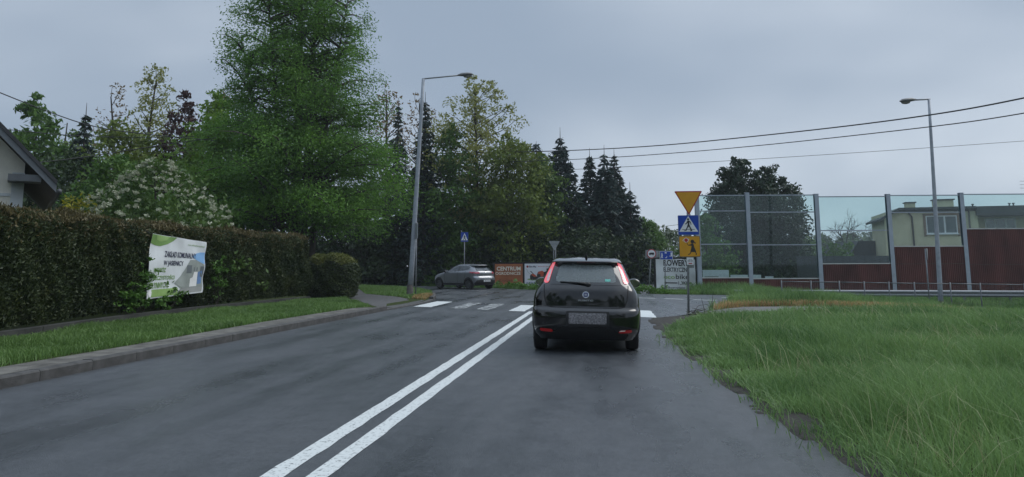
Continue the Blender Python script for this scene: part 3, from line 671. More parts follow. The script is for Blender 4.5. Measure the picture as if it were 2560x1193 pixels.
core = MB(); ns = 40; sec = [(-.42, .34), (-.38, 1.0), (-.40, HT - .3), (-.6, HT - .18), (-HW + .3, HT - .18), (-HW + .1, HT - .3), (-HW + .1, .2)]
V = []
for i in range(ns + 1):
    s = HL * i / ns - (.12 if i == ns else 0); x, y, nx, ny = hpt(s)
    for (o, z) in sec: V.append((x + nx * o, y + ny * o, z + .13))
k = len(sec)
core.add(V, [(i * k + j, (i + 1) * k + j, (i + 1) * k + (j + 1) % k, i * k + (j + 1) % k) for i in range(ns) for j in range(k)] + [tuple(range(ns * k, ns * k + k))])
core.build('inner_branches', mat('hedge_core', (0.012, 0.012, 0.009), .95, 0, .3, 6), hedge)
n = 170000; s = HL * rg.uniform(0, 1, n) ** 1.0; z = rg.uniform(.22, HT, n); x, y, nx, ny = hpt(s)
o = bulge(s, z) - np.abs(rg.normal(size=n)) * .09 - .22 * np.clip((z - (HT - .3)) / .3, 0, 1) ** 2 - .12 * np.clip((.7 - z) / .5, 0, 1)
C = np.stack([x + nx * o, y + ny * o, z + .13], 1); D = np.stack([nx * .6, ny * .6, np.full(n, .55)], 1)
n2 = 7000; z2 = rg.uniform(.3, HT - .1, n2); o2 = -rg.uniform(.1, HW - .1, n2); e = HL + rg.normal(size=n2) * .05 - .2 * np.clip((z2 - HT + .35) / .3, 0, 1) - .12 * np.abs(2 * -o2 / HW - 1) ** 2
x, y, nx, ny = hpt(np.full(n2, HL)); C2 = np.stack([x + nx * o2, y + (e - HL) + ny * o2, z2 + .13], 1)
cards('foliage', np.concatenate([C, C2]), .05, rg, L_HDG, hedge, dirs=np.concatenate([D, np.tile([.2, .7, .5], (n2, 1))]), jit=.7, asp=.42)
n = 34000; s = HL * rg.uniform(0, 1, n); q = rg.uniform(0, 1, n); x, y, nx, ny = hpt(s); o = -.05 - q * (HW - .15)
zt = HT + .05 * np.sin(s * 1.7) + .03 * np.sin(s * 4.1 + 1) + .03 * np.sin(o * 9) + np.abs(rg.normal(size=n)) * .05 - .10 * np.clip((.3 - q) / .3, 0, 1) ** 2 - .02
C = np.stack([x + nx * o, y + ny * o, zt + .13], 1)
cards('dry_tips', C, .045, rg, L_BRN, hedge, dirs=np.tile([.1, 0, .9], (n, 1)), jit=.6, asp=.35)
n = 4500; s = HL * rg.uniform(0, 1, n); z = HT - np.abs(rg.normal(size=n)) * .28; x, y, nx, ny = hpt(s); o = bulge(s, z) + rg.normal(size=n) * .04 - .02 - .22 * np.clip((z - (HT - .3)) / .3, 0, 1) ** 2
cards('dry_tips', np.stack([x + nx * o, y + ny * o, z + .13], 1), .042, rg, L_BRN, hedge, dirs=np.stack([nx, ny, np.full(n, .5)], 1), jit=.6, asp=.38)
n = 5000; s = HL * rg.uniform(0, 1, n); z = rg.uniform(.5, HT, n); x, y, nx, ny = hpt(s); kk = np.sin(s * 3.7 + z * 2.1) + np.sin(s * 1.9 - z * 4.3) > .7; o = bulge(s, z) + rg.uniform(-.03, .05, n) - .02 - .22 * np.clip((z - (HT - .3)) / .3, 0, 1) ** 2
cards('young_shoots', np.stack([x + nx * o, y + ny * o, z + .13], 1)[kk], .038, rg, leaf_mat('leaf_hedge_shoot', (.03, .042, .018), (.065, .08, .034), .2), hedge, dirs=np.stack([nx, ny, np.full(n, .9)], 1)[kk], jit=.5, asp=.36)
# low plinth wall under the hedge, one block per length
plinth = empty('plinth_wall', (0, 0, 0), 0, 'low concrete plinth wall at the foot of the long hedge', 'wall')
s = 0.0
PL = mat('plinth_concrete', (0.035, 0.036, 0.032), .9, 0, .4, 3, .4, 40)
while s < HL - 1.9:
    a = hpt(s + .006); b = hpt(s + 1.994)
    ang = math.atan2(b[1] - a[1], b[0] - a[0]); L = math.hypot(b[0] - a[0], b[1] - a[1])
    o = box('block', PL, plinth, 0, L, -.10, .10, 0, .20); o.location = (a[0] + a[2] * .12, a[1] + a[3] * .12, .10); o.rotation_euler = (0, 0, ang)
    s += 2.0
# clipped round bush beyond the hedge
bx_, by_ = -10.7, 29.3
bush = empty('clipped_bush', (bx_, by_, .12), 0, 'dark clipped dome shaped bush at the end of the long hedge', 'bush')
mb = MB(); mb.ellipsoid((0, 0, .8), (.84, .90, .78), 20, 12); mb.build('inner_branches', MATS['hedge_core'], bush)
n = 26000; d = unit(rg.normal(size=(n, 3))); sup = (np.abs(d) ** 3.2).sum(1) ** (-1 / 3.2); P = d * sup[:, None] * np.array([.95, 1.0, .86]) * (1 + .04 * np.sin(d[:, :1] * 9 + d[:, 2:] * 7) + rg.normal(size=(n, 1)) * .035)
P[:, 2] += .86; P = P[P[:, 2] > .08]; top = P[:, 2] > 1.42 + .08 * np.sin(P[:, 0] * 7)
cards('foliage', P[~top], .042, rg, L_HDG, bush, jit=.7); cards('young_tips', P[top], .045, rg, leaf_mat('leaf_young_tip', (.035, .05, .016), (.085, .095, .032), .2, big=1.5), bush)
# weeds climbing on the hedge round the banner
for i, (yy, zz, w_, h_, lab) in enumerate(((17.7, .95, .32, .62, 'leafy green sapling climbing the hedge at the left edge of the banner'), (18.9, .55, .55, .33, 'green leaves hanging over the lower left corner of the banner'), (21.6, 1.05, .6, .55, 'green climbing shoots on the hedge right of the banner'), (17.2, .55, .4, .25, 'low green shoots at the hedge foot left of the banner'))):
    x, y, nx, ny = hpt(np.interp(yy, hs[:, 1], hcs)); t = empty('climbing_plant', (float(x), yy, .13), 0, lab, 'plant')
    n = 50; cc = np.stack([rg.uniform(.03, .22, n), rg.normal(size=n) * w_ * .55, zz + rg.normal(size=n) * h_ * .5], 1); cc = cc[cc[:, 2] > .1]
    cards('leaves', clumps(cc, .10, 9, rg, .6), .055, rg, L_WEED, t, asp=.42)
    mb = MB()
    for k in range(6): limb((-.05, rg.normal() * .1, 0), cc[k * 7], .012, .004, rg, mb, .08, 4, 4)
    mb.build('stem', BARK, t)

# ================================================================== GRASS
def blades(name, P2, h, w, rng, m, zf, lean=.35, wind=(0, 0), label=None):
    n = len(P2); z = zf(P2[:, 0], P2[:, 1]); b = np.concatenate([P2, z[:, None]], 1); a = rng.uniform(0, 6.283, n)
    sd = np.stack([np.cos(a), np.sin(a), np.zeros(n)], 1) * (w / 2)[:, None]
    ln = np.concatenate([rng.normal(size=(n, 2)) * lean + np.array(wind), np.zeros((n, 1))], 1) * h[:, None]; up = np.zeros((n, 3)); up[:, 2] = h
    mid = b + ln * .38 + up * .6; tip = b + ln * 1.15 + up * .96
    V = np.stack([b - sd, b + sd, mid + sd * .75, mid - sd * .75, tip], 1).reshape(-1, 3); k = np.arange(n)[:, None] * 5
    loops = (k + np.array([0, 1, 2, 3, 3, 2, 4])).ravel(); tot = np.tile([4, 3], n)
    o = fast_mesh(name, V, loops, tot, m)
    return tag(o, label, 'grass', kind='stuff')
GR_T = leaf_mat('grass_tall', (0.042, 0.092, 0.030), (0.155, 0.235, 0.092), .35, .5, big=.55)
GR_S = leaf_mat('grass_short', (0.052, 0.095, 0.026), (0.105, 0.175, 0.052), .35, .5, big=.5)
GR_D = leaf_mat('grass_dry', (0.19, 0.12, 0.06), (0.36, 0.25, 0.13), .3, .6, big=.8)
GR_P = leaf_mat('grass_seed', (0.16, 0.17, 0.09), (0.30, 0.30, 0.19), .3, .6, big=.8)
rg = np.random.default_rng(90)
def scatter(n, x0, x1, y0, y1, poly, holes=(), fall=None):
    p = np.stack([rg.uniform(x0, x1, n), rg.uniform(y0, y1, n)], 1); ok = pip(p, poly)
    for h in holes: ok &= ~pip(p, h)
    if fall: ok &= rg.uniform(0, 1, n) < np.clip((fall / np.hypot(p[:, 0], p[:, 1])) ** 1.6, 0, 1)
    return p[ok]
def vn(P, f, sd): return np.sin(P[:, 0] * f + 1.7 * np.sin(P[:, 1] * f * .7 + sd)) * .5 + np.sin(P[:, 1] * f * 1.3 + 1.3 * np.sin(P[:, 0] * f * .9 + sd * 2)) * .5
gpoly = [(2.3, 3), (2.0, 5.4), (1.9, 6.5), (1.78, 8), (1.62, 11), (1.5, 14), (1.55, 16), (1.95, 18.3), (3.0, 21.0), (4.2, 22.5), (6, 23.6), (8, 24.4), (10.5, 25.3), (12.6, 26.4), (14.2, 29.2), (30, 29.9), (34, 12), (16, 3)]
P2 = scatter(620000, 1.4, 24, 3.5, 30, gpoly, fall=8.5)
dd = np.hypot(P2[:, 0], P2[:, 1]); edge = np.clip((P2[:, 0] - 1.45) / 1.2, .25, 1)
hh = (.26 + .10 * vn(P2, .9, 1) + .07 * vn(P2, 2.3, 3)) * rg.uniform(.6, 1.35, len(P2)) * np.clip(edge + .1, .45, 1); hh *= np.where(P2[:, 1] > 19, .8, 1.0) * np.where(P2[:, 0] > 9, .75, 1)
blades('tall_grass', P2, hh, .0035 + .00062 * dd, rg, GR_T, lambda x, y: T(x, y) + .01, .36, (-.12, .03), 'tall wet green grass covering the right verge')
P2 = np.stack([rg.normal(0, .16, 9000), rg.uniform(4.5, 21, 9000)], 1); P2[:, 0] += np.interp(P2[:, 1], [4.5, 5.4, 6.5, 8, 11, 14, 16, 18.3, 21], [2.0, 1.98, 1.88, 1.76, 1.6, 1.48, 1.5, 1.85, 2.8]); P2 = P2[vn(P2, 3.1, 2) > -.5]
blades('edge_grass', P2, rg.uniform(.04, .16, len(P2)), .005 + .0007 * P2[:, 1], rg, GR_T, lambda x, y: T(x, y) + .005, .7, (-.3, 0), 'ragged grass tufts creeping over the muddy road edge')
P2 = scatter(17000, 1.9, 14, 3.5, 26, gpoly, fall=5.0); dd = np.hypot(P2[:, 0], P2[:, 1])
P2 = P2[vn(P2, 1.1, 5) > .05]; dd = np.hypot(P2[:, 0], P2[:, 1])
g = scatter(900, 2.0, 12, 4, 20, gpoly, fall=7); g = g[vn(g, 1.9, 8) > .1]; wc = np.concatenate([g, (T(g[:, 0], g[:, 1]) + rg.uniform(.04, .22, len(g)))[:, None]], 1)
tag(cards('broadleaf_weeds', clumps(wc, .11, 9, rg, .5), .042, rg, L_WEED, None, asp=.5, dirs=np.tile([0, 0, .5], (len(wc) * 9, 1)), jit=.9), 'broad leaved weeds scattered in the tall grass of the right verge', 'weeds', kind='stuff')
blades('seed_stalks', P2, rg.uniform(.25, .5, len(P2)), .003 + .0004 * dd, rg, GR_P, lambda x, y: T(x, y) + .03, .7, (-.2, 0), 'pale seed stalks standing among the tall grass of the right verge')
# far right verge beyond the footpath, with a dry sprayed fringe
fp = [(2.9, 22.9), (3.5, 24.3), (4.4, 25.7), (6.2, 26.1), (8.2, 26.3), (11, 27.3), (13, 29.3), (16, 29.9), (10, 31.3), (7, 31.9), (5.7, 31.7), (4.8, 29.3), (4.2, 27)]
P2 = scatter(90000, 2.8, 16, 22.5, 32, fp)
fr = np.array(resample([(3.5, 24.3), (4.4, 25.7), (6.2, 26.1), (8.2, 26.3), (11, 27.3), (13, 29.3)], .25, False)); dmin = np.sqrt(((P2[:, None, :] - fr[None]) ** 2).sum(-1)).min(1)
dry = dmin < .75 + .35 * vn(P2, 1.5, 2); dry &= rg.uniform(0, 1, len(P2)) < .85
g = P2[~dry]; blades('tall_grass', g, (.34 + .12 * vn(g, 1.3, 4)) * rg.uniform(.6, 1.4, len(g)), np.full(len(g), .022), rg, GR_T, lambda x, y: T(x, y) + .02, .3, label='green grass growing along the mesh railing')
g = P2[dry]; blades('dry_grass', g, rg.uniform(.10, .26, len(g)), np.full(len(g), .022), rg, GR_D, lambda x, y: T(x, y) + .03, .6, label='dry yellowed grass fringe beside the right footpath')
bp = [(4.6, 38.2), (7, 37.6), (14, 37.5), (22, 37.9), (24, 43.2), (12, 41.9), (4.2, 41.2)]
P2 = scatter(40000, 4, 24, 37, 43, bp); blades('barrier_grass', P2, (.42 + .16 * vn(P2, 1.1, 7)) * rg.uniform(.5, 1.3, len(P2)), np.full(len(P2), .03), rg, GR_T, lambda x, y: T(x, y) - .05, .3, label='green weeds at the foot of the noise barrier')
rp_ = [(2.2, 38.8), (3.4, 37.6), (4.7, 38.2), (5.0, 42.2), (2.6, 42.2)]
P2 = scatter(9000, 2, 5, 37, 43, rp_); blades('short_grass', P2, rg.uniform(.08, .22, len(P2)), np.full(len(P2), .025), rg, GR_S, lambda x, y: T(x, y) - .05, .4, label='short grass under the bicycle banner')
# left verge and island
lv = [(-7.75, 5), (-7.72, 12), (-7.85, 17), (-7.75, 20), (-7.62, 22.8), (-7.6, 24.6), (-9.2, 27.2), (-10.3, 29.4), (-11.6, 33), (-12.5, 33), (-11.2, 27.7), (-11.35, 24), (-11.5, 20), (-11.25, 16.6), (-10.6, 12.5), (-10.3, 5)]
P2 = scatter(140000, -12.6, -7.5, 8, 33, lv); dd = np.hypot(P2[:, 0], P2[:, 1])
keep = rg.uniform(0, 1, len(P2)) < np.clip((P2[:, 0] * -1 - 7.62) / .3 + .3 * vn(P2, 5, 1), .12, 1); P2 = P2[keep]; dd = dd[keep]
blades('short_grass', P2, (.095 + .03 * vn(P2, 1.7, 2)) * rg.uniform(.5, 1.5, len(P2)), .006 + .0006 * dd, rg, GR_S, lambda x, y: VZ(x, y), .45, label='short bright green grass between kerb and hedge')
iv = [(-7.25, 30.3), (-7.4, 32.6), (-8.4, 36.9), (-10.1, 41.3), (-12.7, 45.5), (-15.5, 48), (-19, 49), (-13.3, 40.8), (-11.0, 34.5), (-9.3, 32.2), (-8.0, 30.65)]
P2 = scatter(60000, -19, -7, 30, 49, iv); blades('short_grass', P2, rg.uniform(.05, .15, len(P2)), np.full(len(P2), .026), rg, GR_S, lambda x, y: VZ(x, y), .5, label='mown grass island round the left street lamp')
g = scatter(5000, -8.2, -7.1, 30.2, 33.5, [(-7.2, 30.3), (-7.35, 32.4), (-7.7, 33.2), (-7.9, 31.5), (-7.8, 30.6)]); blades('dry_grass', g, rg.uniform(.05, .14, len(g)), np.full(len(g), .025), rg, GR_D, lambda x, y: VZ(x, y), .6, label='dry grass patch at the tip of the grass island')
fv = off_line(far_edge, -.1)
P2 = np.stack([rg.uniform(-40, 1.5, 40000), rg.uniform(0, 2.2, 40000)], 1); P2[:, 1] += np.interp(P2[:, 0], fe[:, 0], fe[:, 1]) + .1
P2 = P2[~pip(P2, [(0, 38), (3, 36), (4.2, 50), (1.0, 50)])]
blades('short_grass', P2, rg.uniform(.10, .28, len(P2)), np.full(len(P2), .035), rg, GR_S, lambda x, y: T(x, y) - .06, .4, label='grass strip along the far side of the junction')

# ================================================================== NOISE BARRIER
GLASS_T = glass_mat('teal_glass', (0.85, 0.955, 0.945), .02, .9, .03, (.4, .56, .57)); GLASS_C = glass_mat('clear_glass', (0.88, 0.95, 0.95), .02, .9, .015, (.42, .54, .56))
REDP = mat('red_cassette', (0.105, 0.034, 0.028), .6, 0, .4, 1.4, 0, stretch=(1, 1, .4))
TRIM = mat('pale_trim', (0.50, 0.50, 0.48), .5, 0, .08, 5)
nb_ = empty('noise_barrier', (7.72, 42.22, 0), RAD(6.84), 'noise barrier of glass and dark red ribbed panels between grey steel posts', 'noise barrier')
px_ = [-2.72, 0, 3.73, 7.6, 11.56, 15.6, 19.6]; ptop = [5.1, 5.22, 5.13, 5.1, 5.15, 5.15, 5.15]
for x, zt in zip(px_, ptop):
    zb = float(T(7.7 + x, 42.5)) - .3; p = MB(); p.box(x - .11, x + .11, -.10, -.085, zb, zt); p.box(x - .11, x + .11, .085, .10, zb, zt); p.box(x - .008, x + .008, -.085, .085, zb, zt - .002); p.box(x - .12, x + .12, -.11, .11, zt, zt + .015)
    p.build('post', ALU, nb_)
def cassette(x0, x1, z0, z1):
    n = max(8, int((x1 - x0) / .10)); P = []
    for i in range(n):
        a = x0 + (x1 - x0) * i / n; w = (x1 - x0) / n; P += [(a, -.03), (a + w * .35, -.03), (a + w * .5, -.06), (a + w * .85, -.06)]
    P.append((x1, -.03)); k = len(P); V = [(x, y, z) for z in (z0, z1) for x, y in P] + [(x0, .06, z0), (x1, .06, z0), (x0, .06, z1), (x1, .06, z1)]
    Fc = [(i, i + 1, i + 1 + k, i + k) for i in range(k - 1)] + [(2 * k + 1, 2 * k, 2 * k + 2, 2 * k + 3), tuple(range(k, 2 * k)) + (2 * k + 3, 2 * k + 2)]
    obj('ribbed_panel', V, Fc, REDP, nb_)
bays = [  # panes as (top, bottom, tint); ribbed cassettes as (top, bottom)
    ([(5.06, 4.28, 0), (4.22, 2.50, 0), (2.44, .72, 1)], [(.66, -.4)]),
    ([(5.06, 4.20, 0), (4.14, 2.45, 1), (2.39, .66, 1)], [(.60, -.4)]),
    ([(4.96, 3.20, 0), (3.14, 1.43, 1)], [(1.37, .42), (.40, -.6)]),
    ([(5.01, 4.15, 0), (4.09, 2.33, 1)], [(2.27, 1.38), (1.36, .38), (.36, -.6)]),
    ([(5.05, 3.25, 0)], [(3.19, 2.30), (2.28, 1.32), (1.30, .36), (.34, -.7)]),
    ([(5.05, 3.25, 0)], [(3.19, 2.30), (2.28, 1.32), (1.30, .36), (.34, -.7)])]
for i, (panes, cas) in enumerate(bays):
    x0, x1 = px_[i] + .012, px_[i + 1] - .012
    for (zt, zb, k) in panes:
        box('glass_pane', GLASS_C if k else GLASS_T, nb_, x0 + .02, x1 - .02, -.006, .006, zb, zt)
        box('rail', ALU, nb_, x0, x1, -.045, .045, zt + .002, zt + .052)
    zc = cas[0][0]; box('cap_rail', TRIM, nb_, x0, x1, -.07, .07, zc + .002, zc + .055)
    for (zt, zb) in cas:
        cassette(x0, x1, zb, zt); box('joint_seal', BLACK, nb_, x0, x1, -.012, .05, zb - .019, zb - .001)

# guard rail, mesh railing
gr_ = empty('guard_rail', (6.2, 38.35, 0), RAD(1.2), 'galvanised corrugated guard rail in front of the red barrier panels', 'guard rail')
prof = [(0, -.155), (-.02, -.15), (-.08, -.10), (-.08, -.055), (-.01, -.015), (-.01, .015), (-.08, .055), (-.08, .10), (-.02, .15), (0, .155)]
xs = np.linspace(0, 22, 45); V = []
for x in xs:
    yy = .0 - .05 * max(0, x - 6) * .9
    for (a, b) in prof: V.append((x, yy + a, .02 + b + .0 * x - .004 * x))
k = len(prof); o = obj('beam', V, [(i * k + j, (i + 1) * k + j, (i + 1) * k + j + 1, i * k + j + 1) for i in range(len(xs) - 1) for j in range(k - 1)], GALV, gr_, True)
sm = o.modifiers.new('thickness', 'SOLIDIFY'); sm.thickness = .004
for x in np.arange(.5, 22, 2.0):
    yy = .03 - .045 * max(0, x - 6); box('post', GALV, gr_, x - .05, x + .05, yy, yy + .08, -.9, .16 - .004 * x)
RAIL = mat('railing_steel', (.13, .14, .15), .55, .2, .15, 9)
ra = empty('mesh_railing', (0, 0, 0), 0, 'low galvanised mesh pedestrian railing standing in the grass', 'railing')
rpt = [(6.6, 30.0, .76), (7.7, 30.13, .745), (8.76, 30.26, .73), (9.69, 30.37, .71), (10.61, 30.48, .69), (11.56, 30.59, .67), (12.9, 30.75, .65), (14.02, 30.89, .63), (15.66, 31.09, .60), (17.4, 31.3, .57), (19.2, 31.5, .55)]
for i, (x, y, z) in enumerate(rpt):
    MB().tube([(x, y, float(T(x, y)) - .25), (x, y, z + .03)],   .027, 8).build('post', RAIL, ra, True)
    if i + 1 < len(rpt):
        x2, y2, z2 = rpt[i + 1]; d = np.array([x2 - x, y2 - y]); d /= np.linalg.norm(d); a = (x + d[0] * .045, y + d[1] * .045); b = (x2 - d[0] * .045, y2 - d[1] * .045)
        MB().tube([(*a, z - .02), (*b, z2 - .02)], .019, 6).build('top_rail', RAIL, ra, True)
        lo = float(T(x, y)) + .12; lo2 = float(T(x2, y2)) + .12
        MB().tube([(*a, lo), (*b, lo2)], .016, 6).build('bottom_rail', RAIL, ra, True)
        m_ = MB(); nn = int(math.hypot(x2 - x, y2 - y) / .055)
        for q in range(1, nn):
            t = q / nn; m_.tube([(a[0] + (b[0] - a[0]) * t, a[1] + (b[1] - a[1]) * t, lo + (lo2 - lo) * t), (a[0] + (b[0] - a[0]) * t, a[1] + (b[1] - a[1]) * t, z - .03 + (z2 - z) * t)], .0025, 3, False)
        for q in (.25, .5, .75): m_.tube([(*a, lo + (z - lo) * q), (*b, lo2 + (z2 - lo2) * q)], .0025, 3, False)
        m_.build('wire_mesh', RAIL, ra)['kind'] = 'stuff'

# ================================================================== STREET LAMPS
def lamp(name, base, top, head, label, r0=.10, r1=.055):
    t = empty(name, base, 0, label, 'street lamp', 'street lamps'); b = np.array(base); tp = np.array(top) - b; hd = np.array(head) - b
    n = 8; MB().tube([tuple(tp * q) for q in np.linspace(0, 1, n)], [r0 * (1 - q) + r1 * q for q in np.linspace(0, 1, n)], 12).build('pole', mat('lamp_galvanised', (.30, .33, .37), .5, .1, .15, 6), t, True)
    MB().tube([(0, 0, -.15), (0, 0, .12), (0, 0, .125), (0, 0, .5)], [.2, .2, r0 + .03, r0 + .012], 12).build('base_sleeve', mat('dark_lamp_foot', (.05, .045, .04), .8, 0, .3, 9), t, True)
    d = hd - tp; L = np.linalg.norm(d); u = d / L; arm_end = tp + u * (L - .62)
    MB().tube([tuple(tp - u * .05), tuple(arm_end)], .032, 10).build('arm', GALV, t, True)
    hb = MB(); s = np.cross(u, [0, 0, 1]); s /= np.linalg.norm(s); up = np.cross(s, u); rings = [(0, .05, .05, 0), (.08, .08, .07, .0), (.2, .13, .10, .0), (.45, .15, .10, -.01), (.6, .12, .08, -.015), (.68, .04, .03, -.02)]
    V = []; k = 12
    for (q, wd, ht, dz) in rings:
        for j in range(k):
            a = 2 * math.pi * j / k; V.append(arm_end - u * .04 + u * q + s * wd * math.cos(a) + up * (ht * (math.sin(a) if math.sin(a) > 0 else .55 * math.sin(a)) + dz))
    hb.add([tuple(v) for v in V], [(i * k + j, i * k + (j + 1) % k, (i + 1) * k + (j + 1) % k, (i + 1) * k + j) for i in range(len(rings) - 1) for j in range(k)] + [tuple(range(k)), tuple(range(len(V) - 1, len(V) - k - 1, -1))])
    h = hb.build('lamp_head', mat('lamp_head_grey', (.16, .16, .155), .5, 0, .12, 8), t, True)
    g = MB(); c = arm_end + u * .40 - up * .065; V = []
    for (q, sc) in ((0, 1.0), (.06, .8), (.085, .3)):
        for j in range(k):
            a = 2 * math.pi * j / k; V.append(tuple(c + u * .2 * sc * math.cos(a) + s * .11 * sc * math.sin(a) - up * q))
    g.add(V, [(i * k + j, i * k + (j + 1) % k, (i + 1) * k + (j + 1) % k, (i + 1) * k + j) for i in range(2) for j in range(k)] + [tuple(range(2 * k, 3 * k))])
    g.build('glass_bowl', mat('lamp_bowl', (.22, .22, .20), .2, 0, 0), h, True)
    return t
lamp('street_lamp', (-8.42, 32.73, .1), (-7.95, 32.8, 9.77), (-5.75, 33.05, 9.98), 'tall leaning grey street lamp at the grass island corner', .125, .07)
lamp('street_lamp', (13.35, 32.82, -.6), (13.55, 32.85, 8.16), (12.36, 32.7, 8.1), 'grey street lamp with short arm in front of the cream house', .10, .05)

# ================================================================== SIGNS
S_BLUE = mat('sign_blue', (0.008, 0.055, 0.36), .35, 0, .06, 5); S_YEL = mat('sign_yellow', (0.62, 0.30, 0.015), .35, 0, .06, 5); S_RED = mat('sign_red', (0.42, 0.02, 0.025), .35, 0, .06, 5)
S_WHT = mat('sign_white', (0.72, 0.74, 0.75), .35, 0, .05, 5)
def front(off): return lambda u, v: (u, -off, v)
def plate(name, poly, t, y=0.0, th=.025, m=SBACK): return MB().prism(poly, y - th, y).build(name, m, t)
def post(t, h, r=.03, lean=(0, 0), name='post', y=.04):
    return MB().tube([(0, y, -.2), (lean[0] * .5, y + lean[1] * .5, h * .5), (lean[0], y + lean[1], h)], r, 10).build(name, GALV, t, True)
def sym(pl, poly, off, m, name='symbol', holes=()): return flat(name, poly, front(off), m, pl, holes, .5)
def pedestrian(pl, cx, cy, s, off):
    q = lambda pts: [(cx + a * s, cy + b * s) for a, b in pts]
    sym(pl, circ(cx - .02 * s, cy + .40 * s, .075 * s, 14), off, BLACK)
    body = [(-.06, .31), (.05, .31), (.17, .20), (.20, .02), (.155, .0), (.125, .16), (.07, .20), (.06, .02), (.13, -.16), (.24, -.36), (.25, -.44), (.08, -.45), (.13, -.38), (.02, -.12), (-.07, -.22), (-.17, -.42), (-.36, -.44), (-.32, -.39), (-.22, -.37), (-.12, -.14), (-.06, .02), (-.08, .17), (-.17, .07), (-.25, .10), (-.24, .05), (-.15, .0), (-.07, .10)]
    body = [(-.06, .31), (.05, .31), (.17, .20), (.20, .02), (.155, .0), (.125, .16), (.07, .20), (.06, .02), (.13, -.16), (.24, -.36), (.25, -.44), (.08, -.45), (.13, -.38), (.02, -.12), (-.07, -.22), (-.17, -.42), (-.36, -.44), (-.32, -.39), (-.22, -.37), (-.12, -.14), (-.06, .04), (-.055, .14), (-.19, .03), (-.27, .06), (-.25, .10), (-.19, .09)]
    sym(pl, q(body), off, BLACK)
# the three signs on the near right post
sp_ = empty('sign_post', (2.32, 22.24, 0), RAD(3), 'post with yellow triangle, blue pedestrian crossing and yellow school child signs', 'road sign')
post(sp_, 3.45, .032, (.10, 0))
T3 = lambda cx, top, w: [(cx - w / 2, top), (cx, top - w * .866), (cx + w / 2, top)]
p = plate('give_way_plate', rpoly(T3(.11, 3.49, .80), .04), sp_); sym(p, rpoly(T3(.11, 3.485, .788), .04), .027, S_RED, 'border'); sym(p, rpoly(T3(.11, 3.455, .69), .035), .030, S_YEL, 'face')
p = plate('crossing_plate', rrect(-.21, 2.235, .375, 2.795, .02), sp_); sym(p, rrect(-.205, 2.24, .37, 2.79, .02), .027, S_BLUE, 'face')
sym(p, [(-.185, 2.325), (.35, 2.325), (.0825, 2.775)], .030, S_WHT, 'triangle'); pedestrian(p, .085, 2.52, .40, .034); sym(p, [(-.10, 2.383), (.26, 2.383), (.255, 2.396), (-.095, 2.396)], .0325, BLACK, 'line')
p = plate('school_child_plate', rrect(-.205, 1.61, .395, 2.205, .03), sp_); sym(p, rrect(-.20, 1.615, .39, 2.20, .03), .027, BLACK, 'border'); sym(p, rrect(-.19, 1.625, .38, 2.19, .025), .029, S_YEL, 'face')
sym(p, circ(.0, 2.085, .066, 18), .031, S_WHT); sym(p, circ(.0, 2.085, .052, 18), .033, S_RED); sym(p, stroke([(.015, 2.03), (.045, 1.945)], .014), .031, BLACK)
for dx, dz in ((-.1, -.01), (-.085, .03), (.085, .03)): sym(p, stroke([(dx, 2.085 + dz), (dx * .75, 2.075 + dz)], .018), .031, S_WHT)
sym(p, circ(.175, 2.045, .052, 18), .031, BLACK); sym(p, [(.215, 2.03), (.25, 2.045), (.25, 2.015), (.285, 2.01), (.262, 1.985), (.225, 2.0)], .031, mat('bow_dark', (.06, .02, .02), .5, 0, 0))
sym(p, [(.145, 1.99), (.20, 1.99), (.225, 1.88), (.275, 1.76), (.20, 1.745), (.105, 1.76), (.14, 1.88), (.145, 1.925), (.05, 1.935), (.05, 1.955), (.12, 1.965)], .031, BLACK)
sym(p, stroke([(.135, 1.76), (.095, 1.70), (.045, 1.675)], .026), .031, BLACK); sym(p, stroke([(.245, 1.76), (.275, 1.70), (.265, 1.665)], .026), .031, BLACK)
p = plate('cycle_plate', rrect(-.005, 1.385, .195, 1.60, .01), sp_); sym(p, rrect(.0, 1.39, .19, 1.595, .01), .027, S_WHT, 'face')
for cx in (.055, .135): sym(p, circ(cx, 1.50, .03, 16), .029, BLACK, holes=[circ(cx, 1.50, .022, 16)])
sym(p, stroke([(.055, 1.50), (.08, 1.545), (.12, 1.545), (.135, 1.50)], .008), .031, BLACK); sym(p, rrect(.045, 1.415, .15, 1.44, .006), .029, S_RED)
p = plate('rear_plate', rrect(.02, 1.30, .22, 1.42, .01), sp_, .12)
box('clamp', GALV, sp_, .02, .10, .0, .09, 2.48, 2.53); box('clamp', GALV, sp_, .02, .10, .0, .09, 1.9, 1.95)
MB().tube([(.14, .02, 2.79), (.14, .02, 2.84)], .02, 6).build('bolt', GALV, sp_)

# blue crossing sign beyond the grey car
s2 = empty('crossing_sign', (-8.45, 45.9, 0), RAD(14), 'small blue pedestrian crossing sign on a thin pole behind the grey car', 'road sign')
post(s2, 3.4, .03); p = plate('crossing_plate', rrect(-.23, 2.84, .23, 3.42, .02), s2); sym(p, rrect(-.225, 2.845, .225, 3.415, .02), .027, S_BLUE, 'face'); sym(p, [(-.205, 2.93), (.205, 2.93), (0, 3.37)], .03, S_WHT, 'triangle'); pedestrian(p, 0, 3.09, .34, .034)
# back of a sign next to the left lamp
s3 = empty('rectangular_sign', (-8.18, 32.62, .1), RAD(-62), 'grey rectangular sign seen from behind beside the leaning street lamp', 'road sign'); post(s3, 3.2, .03); plate('plate', rrect(-.34, 2.48, .34, 3.14, .03), s3, .02)
